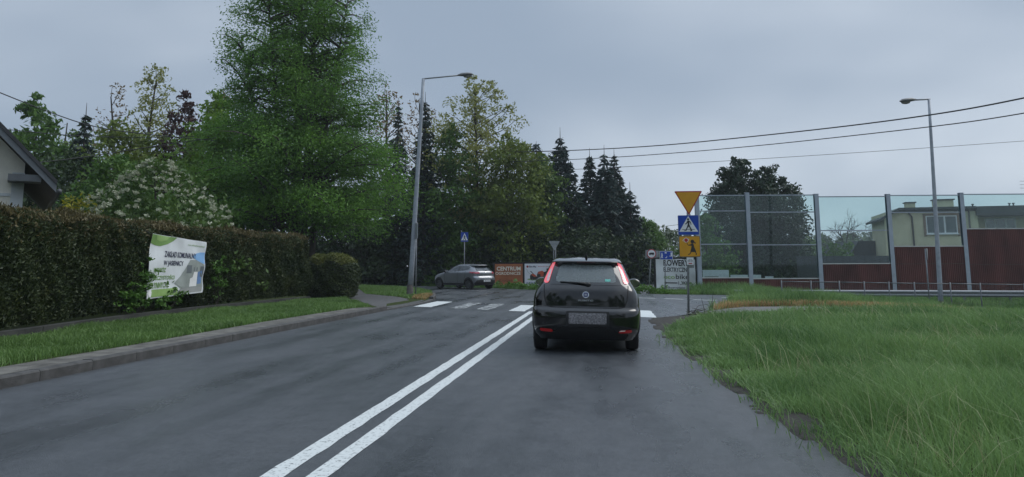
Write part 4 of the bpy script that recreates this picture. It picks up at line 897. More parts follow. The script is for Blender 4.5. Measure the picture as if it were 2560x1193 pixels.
# back of a give-way sign above the black car mirror
s4 = empty('give_way_back', (-3.36, 51.9, 0), RAD(6), 'grey back of a triangular give way sign on two poles above the billboard', 'road sign')
for dx in (-.05, .09): MB().tube([(dx * .6, .04, -.1), (dx, .04, 2.9)], .028, 8).build('post', GALV, s4, True)
plate('plate', rpoly(T3(.0, 3.02, .76), .04), s4); box('clamp', GALV, s4, -.2, .2, -.035, -.026, 2.8, 2.84)
# truck prohibition with a grey back plate
s5 = empty('truck_ban_sign', (2.16, 39.0, 0), RAD(6), 'round red rimmed truck prohibition sign on a leaning pole', 'road sign')
post(s5, 2.05, .028, (.19, 0)); plate('grey_plate', [(-.12, 1.70), (.56, 1.76), (.57, 2.09), (-.09, 2.13)], s5, .09, .02)
p = plate('round_plate', circ(.19, 1.94, .235, 28), s5); sym(p, circ(.19, 1.94, .23, 28), .027, S_RED, 'border'); sym(p, circ(.19, 1.94, .19, 28), .03, S_WHT, 'face')
sym(p, [(.06, 1.90), (.06, 1.96), (.09, 1.985), (.13, 1.985), (.13, 2.0), (.32, 2.0), (.32, 1.90)], .033, BLACK); [sym(p, circ(cx, 1.895, .025, 12), .035, BLACK) for cx in (.11, .26)]
# living street sign
s6 = empty('living_street_sign', (2.93, 38.6, 0), RAD(6), 'blue residential zone sign in front of the bicycle banner', 'road sign')
post(s6, 2.15, .028, (.09, 0)); p = plate('blue_plate', rrect(-.22, 1.63, .44, 2.07, .02), s6); sym(p, rrect(-.21, 1.64, .43, 2.06, .02), .027, S_WHT, 'border'); sym(p, rrect(-.195, 1.655, .415, 2.045, .015), .029, S_BLUE, 'face')
sym(p, circ(-.10, 1.95, .025, 10), .032, S_WHT); sym(p, [(-.13, 1.92), (-.08, 1.92), (-.06, 1.83), (-.09, 1.83), (-.05, 1.72), (-.09, 1.72), (-.105, 1.79), (-.14, 1.71), (-.17, 1.72), (-.13, 1.83)], .032, S_WHT)
sym(p, [(.04, 1.93), (.04, 2.01), (.13, 2.01), (.13, 1.93), (.115, 1.95), (.055, 1.95)], .032, S_WHT); sym(p, [(.26, 1.80), (.40, 1.80), (.40, 1.99), (.33, 1.99), (.33, 1.83), (.26, 1.83)], .032, S_WHT); sym(p, stroke([(.05, 1.74), (.09, 1.72), (.13, 1.76), (.14, 1.81)], .025), .032, S_WHT)
# sign seen edge-on in front of the red panels
s7 = empty('edge_on_sign', (14.62, 37.0, -.55), RAD(63), 'narrow grey sign seen almost edge on before the red panels', 'road sign'); post(s7, 2.6, .03); plate('plate', rpoly(T3(0, 2.62, .62), .03), s7)
# debris: dead stems at the sign post foot
ds = empty('dead_plant', (2.75, 21.9, .05), 0, 'bare dead stems and twigs at the foot of the yellow signs post', 'plant'); mb = MB(); rr = np.random.default_rng(5)
for (dx, h_, lx) in ((.18, .62, .05), (-.02, .42, -.08), (.05, .25, .1)): limb((dx, 0, -.03), (dx + lx, .02, h_), .012, .004, rr, mb, .05, 5, 5)
for k in range(26): limb((rr.uniform(-.55, .3), rr.uniform(-.2, .2), 0), (rr.uniform(-.6, .4), rr.uniform(-.25, .25), rr.uniform(.02, .16)), .008, .004, rr, mb, .15, 4, 4)
mb.build('twigs', BARK, ds)['kind'] = 'stuff'

# ================================================================== BANNERS AND BOARDS
def cloth(wx, wz, amp, seed):
    def f(u, v):
        a, b = u / wx, v / wz
        w = math.sin(a * 5.2 + b * 3 + seed) * .5 + math.sin(a * 11 - b * 6 + seed * 2) * .3 + math.sin((a + b) * 17 + seed) * .2
        cr = math.exp(-min(a, 1 - a, 1.0) * 9) * math.sin(b * 13 + seed) * .8 + math.exp(-min(b, 1 - b) * 8) * math.sin(a * 15 + seed) * .6
        return amp * (w + cr)
    return f
def banner(name, t, wx, wz, m, amp, seed, skew=lambda u, v: (u, v), n=36):
    f = cloth(wx, wz, amp, seed); mp = lambda off: (lambda u, v: (skew(u, v)[0], -off - f(u, v), skew(u, v)[1]))
    g = mp(0.0); k = int(n * wz / wx) + 2; V = [g(wx * i / n, wz * j / k) for j in range(k + 1) for i in range(n + 1)]
    o = obj(name, V, [(j * (n + 1) + i, j * (n + 1) + i + 1, (j + 1) * (n + 1) + i + 1, (j + 1) * (n + 1) + i) for j in range(k) for i in range(n)], m, t, True)
    return o, mp
VINYL = mat('white_vinyl', (.66, .69, .70), .42, 0, .08, 2.2)
# banner on the hedge
B1 = empty('hedge_banner', (-11.24, 17.85, .62), RAD(90) + .02, 'creased white and green printed banner hung on the long hedge', 'banner')
sk = lambda u, v: (u + .05 * (v / 1.62) - .10 * (1 - v / 1.62) * (1 - u / 2.75) - .05 * (u / 2.75) * (1 - v / 1.62), v - .14 * (u / 2.75) * (v / 1.62) + .07 * (u / 2.75) * (1 - v / 1.62))
o1, mp = banner('sheet', B1, 2.75, 1.62, VINYL, .022, 1.3, sk); m1 = mp(.006); m2 = mp(.010); m3 = mp(.014)
GRN = mat('print_green', (.17, .30, .08), .45, 0, .1, 3); GRN2 = mat('print_leaf_green', (.26, .40, .13), .45, 0, .1, 3); NAVY = mat('print_navy', (.03, .03, .07), .5, 0, 0); GREYB = mat('print_building', (.30, .33, .31), .5, 0, .2, 3); GREYD = mat('print_window', (.13, .15, .16), .5, 0, 0)
SKYP = mat('print_sky', (.22, .42, .70), .5, 0, .05, 2); ROADP = mat('print_road', (.32, .33, .32), .5, 0, .1, 3)
flat('green_wave', [(.0, 1.61), (1.15, 1.61), (1.0, 1.5), (.75, 1.40), (.45, 1.33), (.2, 1.34), (.0, 1.38)], m1, GRN, o1, step=.1); flat('green_wave', [(.2, 1.60), (.85, 1.61), (.7, 1.5), (.45, 1.45), (.25, 1.48)], m2, GRN2, o1, step=.1)
lettering('ZAKŁAD KOMUNALNY', .68, 1.06, 2.20, 1.22, m2, NAVY, o1, .018); lettering('W JASIENICY', .66, .80, 1.62, .97, m2, NAVY, o1, .018)
lettering('WYWÓZ', .22, .66, .80, .80, m2, GRN, o1, .02); lettering('NIECZYSTOŚCI', .18, .46, 1.25, .60, m2, GRN, o1, .02); lettering('PŁYNNYCH', .15, .25, .95, .40, m2, GRN, o1, .02)
flat('sky_print', [(2.0, 1.12), (2.2, 1.22), (2.45, 1.27), (2.72, 1.28), (2.72, .9), (2.3, 1.0)], m1, SKYP, o1, step=.12)
flat('building_print', [(1.25, .36), (1.55, .55), (1.75, .78), (1.95, 1.02), (2.25, 1.02), (2.70, .88), (2.70, .2), (1.6, .2)], m2, GREYB, o1, step=.12)
for (a, b, c, d) in ((1.80, .62, 2.05, .86), (2.16, .68, 2.21, .80), (2.30, .68, 2.35, .80), (2.5, .5, 2.69, .83)): flat('window_print', [(a, b), (c, b), (c, d), (a, d)], m3, GREYD, o1)
flat('road_print', [(1.45, .04), (2.66, .04), (2.70, .2), (1.6, .2)], m1, ROADP, o1, step=.12)
flat('truck_print', [(2.02, .22), (2.02, .46), (2.14, .50), (2.18, .66), (2.38, .66), (2.38, .22)], m3, WHITE, o1); flat('truck_print', [(2.40, .28), (2.40, .66), (2.62, .70), (2.62, .30)], m3, mat('print_blue', (.12, .22, .42), .5, 0, 0), o1)
flat('green_panel', rrect(.2, .03, 1.45, .22, .04), m2, GRN2, o1, step=.12); lettering('89', 1.22, .07, 1.36, .17, m3, NAVY, o1, .02); flat('badge', circ(.14, .13, .09, 16), m2, WHITE, o1)
lettering('www.zakladkomunalny.pl', 1.75, 1.42, 2.62, 1.49, m2, GRN, o1)
MB().tube([(.02, .0, 1.6), (.0, .25, 1.75)], .006, 5).build('cord', BLACK, B1); MB().tube([(2.72, .0, 1.46), (2.75, .25, 1.6)], .006, 5).build('cord', BLACK, B1)
# dark frame behind the two billboards
DWOOD = mat('dark_timber', (.018, .018, .018), .8, 0, .3, 5)
ang = math.atan2(.23, 1.87)
B2 = empty('orange_billboard', (-7.46, 52.05, 0), ang, 'orange garden centre billboard beside the grey car', 'billboard')
box('frame', DWOOD, B2, -.12, 2.02, .03, .09, .0, 1.60); box('post', DWOOD, B2, -.02, .08, .10, .2, -.2, 1.58); box('post', DWOOD, B2, 1.8, 1.9, .10, .2, -.2, 1.58)
o2, mp = banner('sheet', B2, 1.9, 1.42, mat('orange_vinyl', (.36, .115, .045), .5, 0, .18, 1.6), .008, 2.0, lambda u, v: (u, v + .08)); m1 = mp(.006); m2 = mp(.009)
CRM = mat('print_cream', (.78, .74, .66), .5, 0, 0); BRN = mat('print_brown', (.10, .035, .02), .5, 0, 0)
lettering('CENTRUM', .12, .96, 1.76, 1.24, m1, CRM, o2, .03); lettering('OGRODNICZE', .04, .68, 1.76, .88, m1, CRM, o2, .02); lettering('Zapraszamy codziennie', .42, .57, 1.45, .64, m1, BRN, o2)
lettering('Kruczek', .30, .21, 1.22, .41, m1, BRN, o2, .0); flat('logo', [(1.22, .23), (1.35, .45), (1.42, .38), (1.55, .23)], m1, GRN, o2); flat('logo', [(1.36, .36), (1.45, .46), (1.56, .28), (1.46, .25)], m2, GRN2, o2); lettering('www', 1.05, .05, 1.4, .10, m1, CRM, o2)
B3 = empty('white_billboard', (-5.44, 52.24, 0), ang, 'white garden machinery billboard with red mowers behind the black car', 'billboard')
box('frame', DWOOD, B3, -.10, 2.30, .03, .09, .0, 1.62); box('post', DWOOD, B3, .1, .2, .10, .2, -.2, 1.6); box('post', DWOOD, B3, 2.0, 2.1, .10, .2, -.2, 1.6)
o3, mp = banner('sheet', B3, 2.22, 1.48, mat('billboard_white', (.70, .71, .78), .45, 0, .05, 2), .004, 4.0, lambda u, v: (u, v + .03)); m1 = mp(.006); m2 = mp(.009); m3 = mp(.012)
PRED = mat('print_red', (.42, .03, .02), .5, 0, 0); MACH = mat('print_machine_red', (.50, .08, .035), .5, 0, 0)
flat('logo', circ(.20, 1.28, .075, 18), m1, PRED, o3); flat('logo', circ(.22, 1.28, .035, 12), m2, NAVY, o3); lettering('Elmo-Mac', .31, 1.22, .80, 1.34, m1, NAVY, o3, .03)
lettering('MASZYNY DLA OGRODNIKÓW', .92, 1.26, 1.95, 1.32, m1, PRED, o3, .02); lettering('JASIENICA', .08, .08, .95, .24, m1, mat('print_violet', (.10, .10, .30), .5, 0, 0), o3, .02)
flat('lawn_print', circ(.95, .42, .78, 24, .08), m1, GRN2, o3); flat('mower_print', [(.38, .44), (.36, .66), (.46, .78), (.72, .72), (.88, .56), (.86, .40), (.5, .38)], m2, BLACK, o3); flat('mower_print', [(.46, .72), (.52, .79), (.7, .75), (.84, .60), (.66, .58)], m3, MACH, o3)
flat('mower_print', stroke([(.14, 1.12), (.22, .92), (.44, .72)], .02), m2, GREYB, o3); flat('mower_print', stroke([(.40, .98), (.62, .76)], .05), m2, BLACK, o3)
flat('tractor_print', [(.86, .44), (.84, .72), (.92, .92), (1.2, 1.0), (1.34, .9), (1.5, .98), (1.5, 1.14), (1.64, 1.16), (1.66, .94), (1.95, .9), (2.0, .5), (1.7, .4)], m2, BLACK, o3); flat('tractor_print', [(.9, .78), (.96, .94), (1.2, 1.0), (1.32, .9), (1.28, .62), (1.1, .60), (1.08, .76)], m3, MACH, o3)
for (cx, cy, r_) in ((.52, .42, .07), (.82, .42, .07), (1.22, .44, .10), (1.72, .48, .14)): flat('wheel_print', circ(cx, cy, r_, 16), m3, BLACK, o3); flat('wheel_print', circ(cx, cy, r_ * .45, 12), mp(.015), GREYB, o3)
# bicycle banner
B4 = empty('bicycle_banner', (2.76, 42.45, -.05), RAD(6.84), 'white electric bicycle banner with black arrow stretched on a dark frame', 'banner')
for (a, b, c, d) in ((-.10, .02, -.1, 1.84), (2.14, 2.26, -.1, 1.84)): box('post', DWOOD, B4, a, b, .04, .14, c, d)
box('rail', DWOOD, B4, -.10, 2.26, .14, .19, 1.74, 1.84); box('rail', DWOOD, B4, -.10, 2.26, .14, .19, .02, .12); box('post', DWOOD, B4, 2.30, 2.46, .05, .2, -.1, 1.86)
o4, mp = banner('sheet', B4, 2.14, 1.70, VINYL, .02, .6, lambda u, v: (u + .01, v + .05 - .04 * u / 2.1)); m1 = mp(.008); m2 = mp(.012)
lettering('ROWERY', .42, 1.34, 1.80, 1.68, m1, BLACK, o4, .03); lettering('ELEKTRYCZNE', .41, 1.02, 1.80, 1.26, m1, BLACK, o4, .02); lettering('eco', .41, .64, 1.02, .80, m1, GRN2, o4, .02); lettering('bike', 1.07, .64, 1.78, .90, m1, BLACK, o4, .01)
flat('arrow', [(.41, .43), (.55, .49), (.55, .455), (1.15, .455), (1.15, .40), (.55, .40), (.55, .37)], m1, BLACK, o4, step=.2); lettering('1,3KM', 1.20, .31, 1.80, .52, m1, BLACK, o4, .02); lettering('ul. Skowronków 14', .40, .13, 1.78, .24, m1, NAVY, o4, .01)
flat('green_edge', [(.0, .0), (2.13, .0), (2.13, .05), (1.4, .03), (.6, .035), (.2, .06), (.0, .12)], m1, GRN2, o4, step=.1); flat('leaf_print', circ(1.86, .43, .08, 12, .05), m1, GRN, o4)
# small boards behind the glass
for (x, y, w, z0, z1, tx, lab) in ((5.95, 48.05, 1.6, .55, 1.06, 'OKNA DRZWI', 'long pale advertising board behind the first glass bay'), (7.8, 49.3, 1.9, .42, .74, 'MATERIALY BUDOWLANE', 'narrow pale sign board behind the second glass bay'), (9.95, 49.55, .5, .45, .64, '', 'tiny white sign left of the barrier post with bare branches')):
    t = empty('advert_board', (x, y, float(T(x, y))), RAD(6.84), lab, 'sign board'); zb = -float(T(x, y)); box('panel', mat('board_pale', (.55, .60, .62), .5, 0, .1, 4), t, 0, w, 0, .04, z0 + zb, z1 + zb)
    for q in (.15, .85): box('leg', GALV, t, w * q - .025, w * q + .025, .042, .08, -.1, z1 + zb - .03)
    if tx: flat('stripe', [(.1, z0 + zb + .06), (w * .6, z0 + zb + .06), (w * .6, z0 + zb + .14), (.1, z0 + zb + .14)], front(.006), GREYB, t)

# ================================================================== HOUSES
CREAM = mat('cream_render', (.58, .53, .36), .85, 0, .08, 1.5, .15, 60); ROOFD = mat('dark_roofing', (.035, .036, .04), .7, 0, .25, 3); BRICK = mat('brown_surround', (.20, .14, .10), .8, 0, .2, 6)
PANE = mat('window_glass_dark', (.05, .065, .075), .08, 0, .3, 1.2, spec=.8); PVC = mat('white_pvc', (.66, .68, .68), .4, 0, .04, 4)
HR = empty('cream_house', (19.75, 56.75, -.55), RAD(-9), 'cream rendered house with dark flat roof behind the noise barrier', 'house')
zo = .55
MB().box(0, 5.9, 0, 5, 0, 4.95 + zo).build('wall', CREAM, HR); MB().box(5.9, 15, 1.4, 5, 0, 4.6 + zo).build('wall', CREAM, HR)
MB().add([(-.35, -.35, 4.35 + zo), (1.0, -.35, 5.12 + zo), (5.75, -.35, 5.12 + zo), (5.75, -.35, 5.27 + zo), (.95, -.35, 5.27 + zo), (-.4, -.35, 4.48 + zo)] + [(-.35, 5.3, 4.35 + zo), (1.0, 5.3, 5.12 + zo), (5.75, 5.3, 5.12 + zo), (5.75, 5.3, 5.27 + zo), (.95, 5.3, 5.27 + zo), (-.4, 5.3, 4.48 + zo)],
         [(0, 1, 4, 5), (1, 2, 3, 4), (11, 10, 7, 6), (10, 9, 8, 7), (5, 4, 10, 11), (4, 3, 9, 10), (1, 0, 6, 7), (2, 1, 7, 8), (3, 2, 8, 9), (0, 5, 11, 6)]).build('roof', ROOFD, HR)
box('roof_slab', ROOFD, HR, 5.78, 15.5, -.3, 5.2, 4.62 + zo, 5.25 + zo)
def window(par, x0, x1, z0, z1, y, sash=1, frame=PVC, sur=None):
    if sur: f2 = MB(); w = .16; f2.box(x0 - w, x0, y - .05, y - .002, z0 - w, z1 + w); f2.box(x1, x1 + w, y - .05, y - .002, z0 - w, z1 + w); f2.box(x0, x1, y - .05, y - .002, z1, z1 + w); f2.build('window_surround', sur, par)
    win = MB(); t = .07
    win.box(x0, x0 + t, y - .04, y, z0, z1); win.box(x1 - t, x1, y - .04, y, z0, z1); win.box(x0 + t, x1 - t, y - .04, y, z0, z0 + t); win.box(x0 + t, x1 - t, y - .04, y, z1 - t, z1)
    for k in range(1, sash): xm = x0 + (x1 - x0) * (k / sash if sash != 2 else .6); win.box(xm - .05, xm + .05, y - .042, y - .002, z0 + t, z1 - t)
    o = win.build('window', frame, par)
    edges = [x0 + t] + [x0 + (x1 - x0) * (k / sash if sash != 2 else .6) for k in range(1, sash)] + [x1 - t]
    for a, b in zip(edges[:-1], edges[1:]): box('pane', PANE, o, a + .002, b - .002, y - .015, y - .005, z0 + t, z1 - t)
    box('sill', PVC, o, x0 - .05, x1 + .05, y - .14, y - .045, z0 - .06, z0 - .002)
window(HR, 2.65, 4.60, 3.42 + zo, 4.68 + zo, -.002, 2, PVC, BRICK); window(HR, 6.7, 8.6, 3.4 + zo, 4.5 + zo, 1.398, 3); window(HR, 9.6, 10.6, 3.4 + zo, 4.5 + zo, 1.398, 1)
MB().tube([(1.62, -.12, 5.0 + zo), (1.62, -.12, 4.85 + zo), (1.78, -.08, 4.6 + zo), (1.82, -.08, .1)], .06, 8).build('drainpipe', mat('drainpipe_brown', (.06, .05, .045), .6, 0, .1, 4), HR, True)
MB().tube([(5.35, -.08, 5.0 + zo), (5.35, -.08, .1)], .05, 8).build('drainpipe', MATS['drainpipe_brown'], HR, True)
for (a, b, z) in ((1.9, 2.5, 5.75), (3.75, 5.0, 5.9)):
    c = MB().box(a, b, 2, 2.7, 5.1 + zo, z + zo).build('chimney', CREAM, HR); box('cap', ROOFD, c, a - .08, b + .08, 1.92, 2.78, z + zo + .002, z + zo + .08)
MB().tube([(3.9, 2.3, 5.98 + zo), (3.9, 2.3, 6.2 + zo), (3.9, 2.3, 6.25 + zo), (3.9, 2.3, 6.4 + zo)], [.12, .1, .14, .05], 8).build('chimney_pot', ROOFD, HR)
for x in (6.2, 8.5, 8.75, 10.5): MB().tube([(x, 2, 5.2 + zo), (x, 2, 5.5 + zo), (x, 2, 5.51 + zo), (x, 2, 5.58 + zo)], [.05, .05, .09, .09], 8).build('roof_vent', ROOFD, HR)
box('balcony_front', mat('balcony_grey', (.16, .16, .15), .8, 0, .15, 3), HR, 5.8, 14, .2, .3, 2.3 + zo, 3.1 + zo)
an = MB(); an.tube([(10.0, 3, 5.2 + zo), (10.0, 3, 7.3 + zo)], .03, 6)
for dz in (0, .25, .5): an.tube([(9.6, 3, 7.2 - dz + zo), (10.4, 3, 7.15 - dz + zo)], .015, 4)
an.build('aerial', GALV, HR)
# dark roofed outbuilding by the bare tree
OB = empty('dark_outbuilding', (16.5, 60.5, -.6), RAD(6.84), 'dark roofed outbuilding behind the bare tree left of the cream house', 'building')
MB().box(1.9, 4.6, 0, 5, 0, 2.2).build('wall', mat('grey_render', (.10, .105, .11), .85, 0, .15, 2), OB)
MB().add([(1.6, -.3, 2.2), (4.9, -.3, 2.2), (4.2, -.3, 3.7), (2.6, -.3, 3.7), (1.6, 5.3, 2.2), (4.9, 5.3, 2.2), (4.2, 5.3, 3.7), (2.6, 5.3, 3.7)], [(0, 1, 2, 3), (5, 4, 7, 6), (0, 3, 7, 4), (1, 5, 6, 2), (3, 2, 6, 7), (0, 4, 5, 1)]).build('roof', ROOFD, OB)
DF = empty('dark_fence', (12.6, 52.5, -.6), RAD(6.84), 'dark solid fence below the bare tree behind the third glass bay', 'fence')
for k in range(14): box('board', mat('fence_dark', (.04, .045, .05), .8, 0, .25, 4), DF, k * .5, k * .5 + .485, 0, .04, 0, 2.5)
# white house corner at the far left
WALLW = mat('white_boarding', (.74, .71, .63), .7, 0, .1, 3, .15, 40); TRIMW = mat('grey_white_trim', (.55, .58, .60), .6, 0, .08, 4); RAKE = mat('grey_bargeboard', (.10, .11, .12), .6, 0, .12, 5)
HW_ = empty('white_house', (-13.75, 16.55, .1), RAD(40), 'white timber house corner with dark sloping roof behind the hedge', 'house')
sl_ = -1.06
zr = lambda x: 3.66 + x * sl_ + .12     # underside of the roof edge over local x
MB().add([(-6, 0, 0), (0, 0, 0), (0, 0, zr(0)), (-6, 0, zr(-6))] + [(-6, 7, 0), (0, 7, 0), (0, 7, zr(0)), (-6, 7, zr(-6))], [(0, 1, 2, 3), (5, 4, 7, 6), (1, 5, 6, 2), (4, 0, 3, 7)]).build('wall', WALLW, HW_)
box('corner_post', TRIMW, HW_, -.24, .012, -.03, -.002, 0, 3.55); box('band', TRIMW, HW_, -6, -.245, -.025, -.002, 2.98, 3.05)
x0, x1 = -6, .66
def slope(y0, y1, d0, d1, name, m): V = [(x0, y0, zr(x0) + d0), (x1, y0, zr(x1) + d0), (x1, y0, zr(x1) + d1), (x0, y0, zr(x0) + d1)] + [(x0, y1, zr(x0) + d0), (x1, y1, zr(x1) + d0), (x1, y1, zr(x1) + d1), (x0, y1, zr(x0) + d1)]; return obj(name, V, [(0, 1, 2, 3), (5, 4, 7, 6), (4, 5, 1, 0), (3, 2, 6, 7), (1, 5, 6, 2), (4, 0, 3, 7)], m, HW_)
slope(-.62, 7.5, .02, .08, 'soffit', mat('soffit_dark', (.07, .065, .06), .8, 0, .15, 4)); slope(-.66, -.622, -.02, .16, 'bargeboard', mat('bargeboard_grey', (.15, .165, .18), .6, 0, .12, 5)); slope(-.70, 7.5, .162, .27, 'roof', ROOFD)
box('purlin', RAKE, HW_, -.32, .34, -.60, -.05, 3.30, 3.46)
MB().tube([(.72, -.6, zr(.66) + .02), (.72, 7.4, zr(.66) + .02)], .06, 8).build('gutter', RAKE, HW_, True)
# fence and gate posts along the side street
SF = empty('side_street_fence', (-0.3, 61.5, 0), RAD(12), 'dark fence with pale capped posts along the side street', 'fence')
for k in range(12): box('board', MATS['fence_dark'], SF, k * .3, k * .3 + .285, 0, .03, .1, 1.0)
for k in (9.3, 11.5): q = box('gate_post', MATS['fence_dark'], SF, k * .3, k * .3 + .16, -.2, -.04, 0, 1.12 - (k - 9.3) * .06); box('cap', TRIM, q, k * .3 - .12, k * .3 + .3, -.24, 0, 1.125 - (k - 9.3) * .06, 1.16 - (k - 9.3) * .06)

# ================================================================== CABLES
CAB = mat('cable_black', (.018, .018, .02), .6, 0, 0)
def cable(pts, r, label):
    P = smooth_poly(pts, 3, False); tag(MB().tube(P, r, 5).build('overhead_cable', CAB, None, True), label, 'cable', 'overhead cables')
cable([(17, 21.5, 7.0), (14.66, 27.95, 7.07), (13.05, 31.78, 7.26), (9.72, 38.43, 7.86), (1.14, 48.48, 8.67), (-14.12, 58.74, 10.25)], .030, 'thickest overhead cable crossing the sky, topmost on the right')
cable([(17.2, 22, 6.45), (14.89, 28.48, 6.63), (13.36, 32.32, 6.89), (6.54, 43.09, 7.73), (-2.0, 50.12, 8.29), (-14.34, 59.72, 9.58)], .022, 'thinner overhead cable just below the thickest one')
cable([(40, 65.2, 11.5), (33.5, 64.45, 11.03), (18.83, 62.69, 10.07), (1.7, 60.63, 9.1), (-6.52, 59.65, 8.76)], .018, 'faint lowest overhead wire over the thujas and cream house')
cable([(-23.77, 23.34, 8.67), (-22.47, 25.5, 7.94), (-22.09, 27.56, 7.61), (-20.97, 28.71, 7.17), (-19.59, 29.88, 7.05), (-17.88, 33.11, 7.23)], .022, 'overhead cable falling from the left edge towards the huge tree')
cable([(-21.35, 25.64, 5.23), (-20.68, 27.73, 5.73), (-18.95, 30.96, 6.77), (-17.89, 33.11, 7.37)], .018, 'cable rising from behind the house eave into the huge tree')
cable([(-23.95, 27.34, 6.93), (-22.82, 30.5, 7.11), (-21.07, 33.73, 7.57), (-19.42, 35.94, 7.98)], .016, 'thin wire across the olive tree at left')
cable([(1.84, 70.72, 4.57), (4.03, 70.99, 4.71), (6.81, 71.32, 5.02), (9.16, 71.6, 5.38)], .018, 'short faint wire above the far side street')

# ================================================================== CARS
def pchip(tab):
    z = np.array([a for a, _ in tab], float); v = np.array([b for _, b in tab], float); h = np.diff(z); d = np.diff(v) / h; m = np.zeros(len(z)); m[0], m[-1] = d[0], d[-1]
    for i in range(1, len(z) - 1): m[i] = 0 if d[i - 1] * d[i] <= 0 else 2 * d[i - 1] * d[i] / (d[i - 1] + d[i])
    def f(q):
        q = float(min(max(q, z[0]), z[-1])); i = int(min(max(np.searchsorted(z, q) - 1, 0), len(h) - 1)); t = (q - z[i]) / h[i]
        return (1 + 2 * t) * (1 - t) ** 2 * v[i] + t * (1 - t) ** 2 * h[i] * m[i] + t * t * (3 - 2 * t) * v[i + 1] + t * t * (t - 1) * h[i] * m[i + 1]
    return f
class Car:
    def __init__(s, root, W, R, F, n=3.0, D=.5, nf=2.8, Df=.8):
        s.t = root; s.W, s.R, s.F = pchip(W), pchip(R), pchip(F); s.n, s.D0, s.nf, s.Df0 = n, D, nf, Df; s.z0, s.z1 = W[0][0], W[-1][0]
    def dims(s, z):
        W, R, F = s.W(z), s.R(z), s.F(z); return W, R, F, min(s.D0, .36 * (F - R), W * .9), min(s.Df0, .4 * (F - R))
    def rear(s, x, z):
        W, R, F, D, Df = s.dims(z); q = min(abs(x) / W, .9995); return R + D * (1 - (1 - q ** s.n) ** (1 / s.n))
    def front(s, x, z):
        W, R, F, D, Df = s.dims(z); q = min(abs(x) / W, .9995); return F - Df * (1 - (1 - q ** s.nf) ** (1 / s.nf))
    def side(s, y, z):
        W, R, F, D, Df = s.dims(z)
        if y < R + D: q = min(max((R + D - y) / D, 0), .9995); return W * (1 - q ** s.n) ** (1 / s.n)
        if y > F - Df: q = min(max((y - F + Df) / Df, 0), .9995); return W * (1 - q ** s.nf) ** (1 / s.nf)
        return W
    def body(s, m, holes, wheels, wr, rows=64):
        zs = np.concatenate([np.linspace(s.z0, 1.02, 30, endpoint=False), np.linspace(1.02, s.z1, rows - 30)]); ring = []
        for z in zs:
            W, R, F, D, Df = s.dims(z); half = []
            for th in np.linspace(0, 90, 20): c, q = math.cos(RAD(th)), math.sin(RAD(th)); half.append((W * q ** (2 / s.n), R + D * (1 - max(c, 0) ** (2 / s.n))))
            for k in range(1, 40): half.append((W, R + D + (F - Df - R - D) * k / 40))
            for th in np.linspace(90, 0, 16): c, q = math.cos(RAD(th)), math.sin(RAD(th)); half.append((W * q ** (2 / s.nf), F - Df * (1 - max(c, 0) ** (2 / s.nf))))
            ring.append([(x, y, z) for x, y in half] + [(-x, y, z) for x, y in half[-2:0:-1]])
        k = len(ring[0]); V = [p for r in ring for p in r]; Fc = []
        for i in range(len(zs) - 1):
            for j in range(k):
                f = (i * k + j, i * k + (j + 1) % k, (i + 1) * k + (j + 1) % k, (i + 1) * k + j); c = np.mean([V[q] for q in f], 0)
                if any(h(*c) for h in holes): continue
                if any((c[1] - wy) ** 2 + (c[2] - wr) ** 2 < (wr + .045) ** 2 for wy in wheels) and abs(c[0]) > s.W(c[2]) - .16: continue
                Fc.append(f)
        Fc.append(tuple(range((len(zs) - 1) * k, len(zs) * k)))
        s.b = obj('body', V, Fc, m, s.t, True); return s.b
    def patch(s, name, poly, m, face='rear', off=.006, holes=(), parent=None, step=.05, th=.004):
        v, f = fill(poly, holes, step)
        if face == 'rear': P = [(x, s.rear(x, z) - off, z) for x, z in v]
        elif face == 'front': P = [(x, s.front(x, z) + off, z) for x, z in v]
        else: g = 1 if face == 'right' else -1; P = [(g * (s.side(y, z) + off), y, z) for y, z in v]
        o = obj(name, P, f, m, parent or s.t, True)
        return o
    def both(s, name, poly, m, off=.006, holes=(), step=.05, parent=None): return [s.patch(name, poly, m, g, off, holes, parent, step) for g in ('left', 'right')]
    def wheel(s, x, y, r, w, rim_m, spokes=5):
        g = 1 if x > 0 else -1; prof = [(-w * .46, r * .62), (-w * .5, r * .75), (-w * .5, r * .9), (-w * .42, r * .97), (-w * .2, r), (w * .2, r), (w * .42, r * .97), (w * .5, r * .9), (w * .5, r * .75), (w * .46, r * .62)]
        o = MB().lathe_x(prof, 32).build('wheel', mat('tyre_rubber', (.012, .012, .013), .75, 0, .2, 20), s.t, True); o.location = (x, y, r)
        rm = MB().lathe_x([(g * w * .46, r * .63), (g * w * .42, r * .58), (g * w * .1, r * .55), (g * w * .05, .0)], 32)
        for k in range(spokes):
            a = 2 * math.pi * k / spokes; c, q = math.cos(a), math.sin(a); e = .035
            P = [(g * w * .36, -q * e, c * e), (g * w * .36, q * e, -c * e), (g * w * .42, c * r * .58 + q * e * .8, q * r * .58 - c * e * .8), (g * w * .42, c * r * .58 - q * e * .8, q * r * .58 + c * e * .8)]
            rm.add(P + [(p[0] - g * .03, p[1], p[2]) for p in P], [(0, 1, 2, 3), (7, 6, 5, 4), (0, 4, 5, 1), (1, 5, 6, 2), (2, 6, 7, 3), (3, 7, 4, 0)])
        rm.lathe_x([(g * w * .40, .0), (g * w * .40, .045), (g * w * .3, .06)], 16); ro = rm.build('rim', rim_m, o, False)
        return o
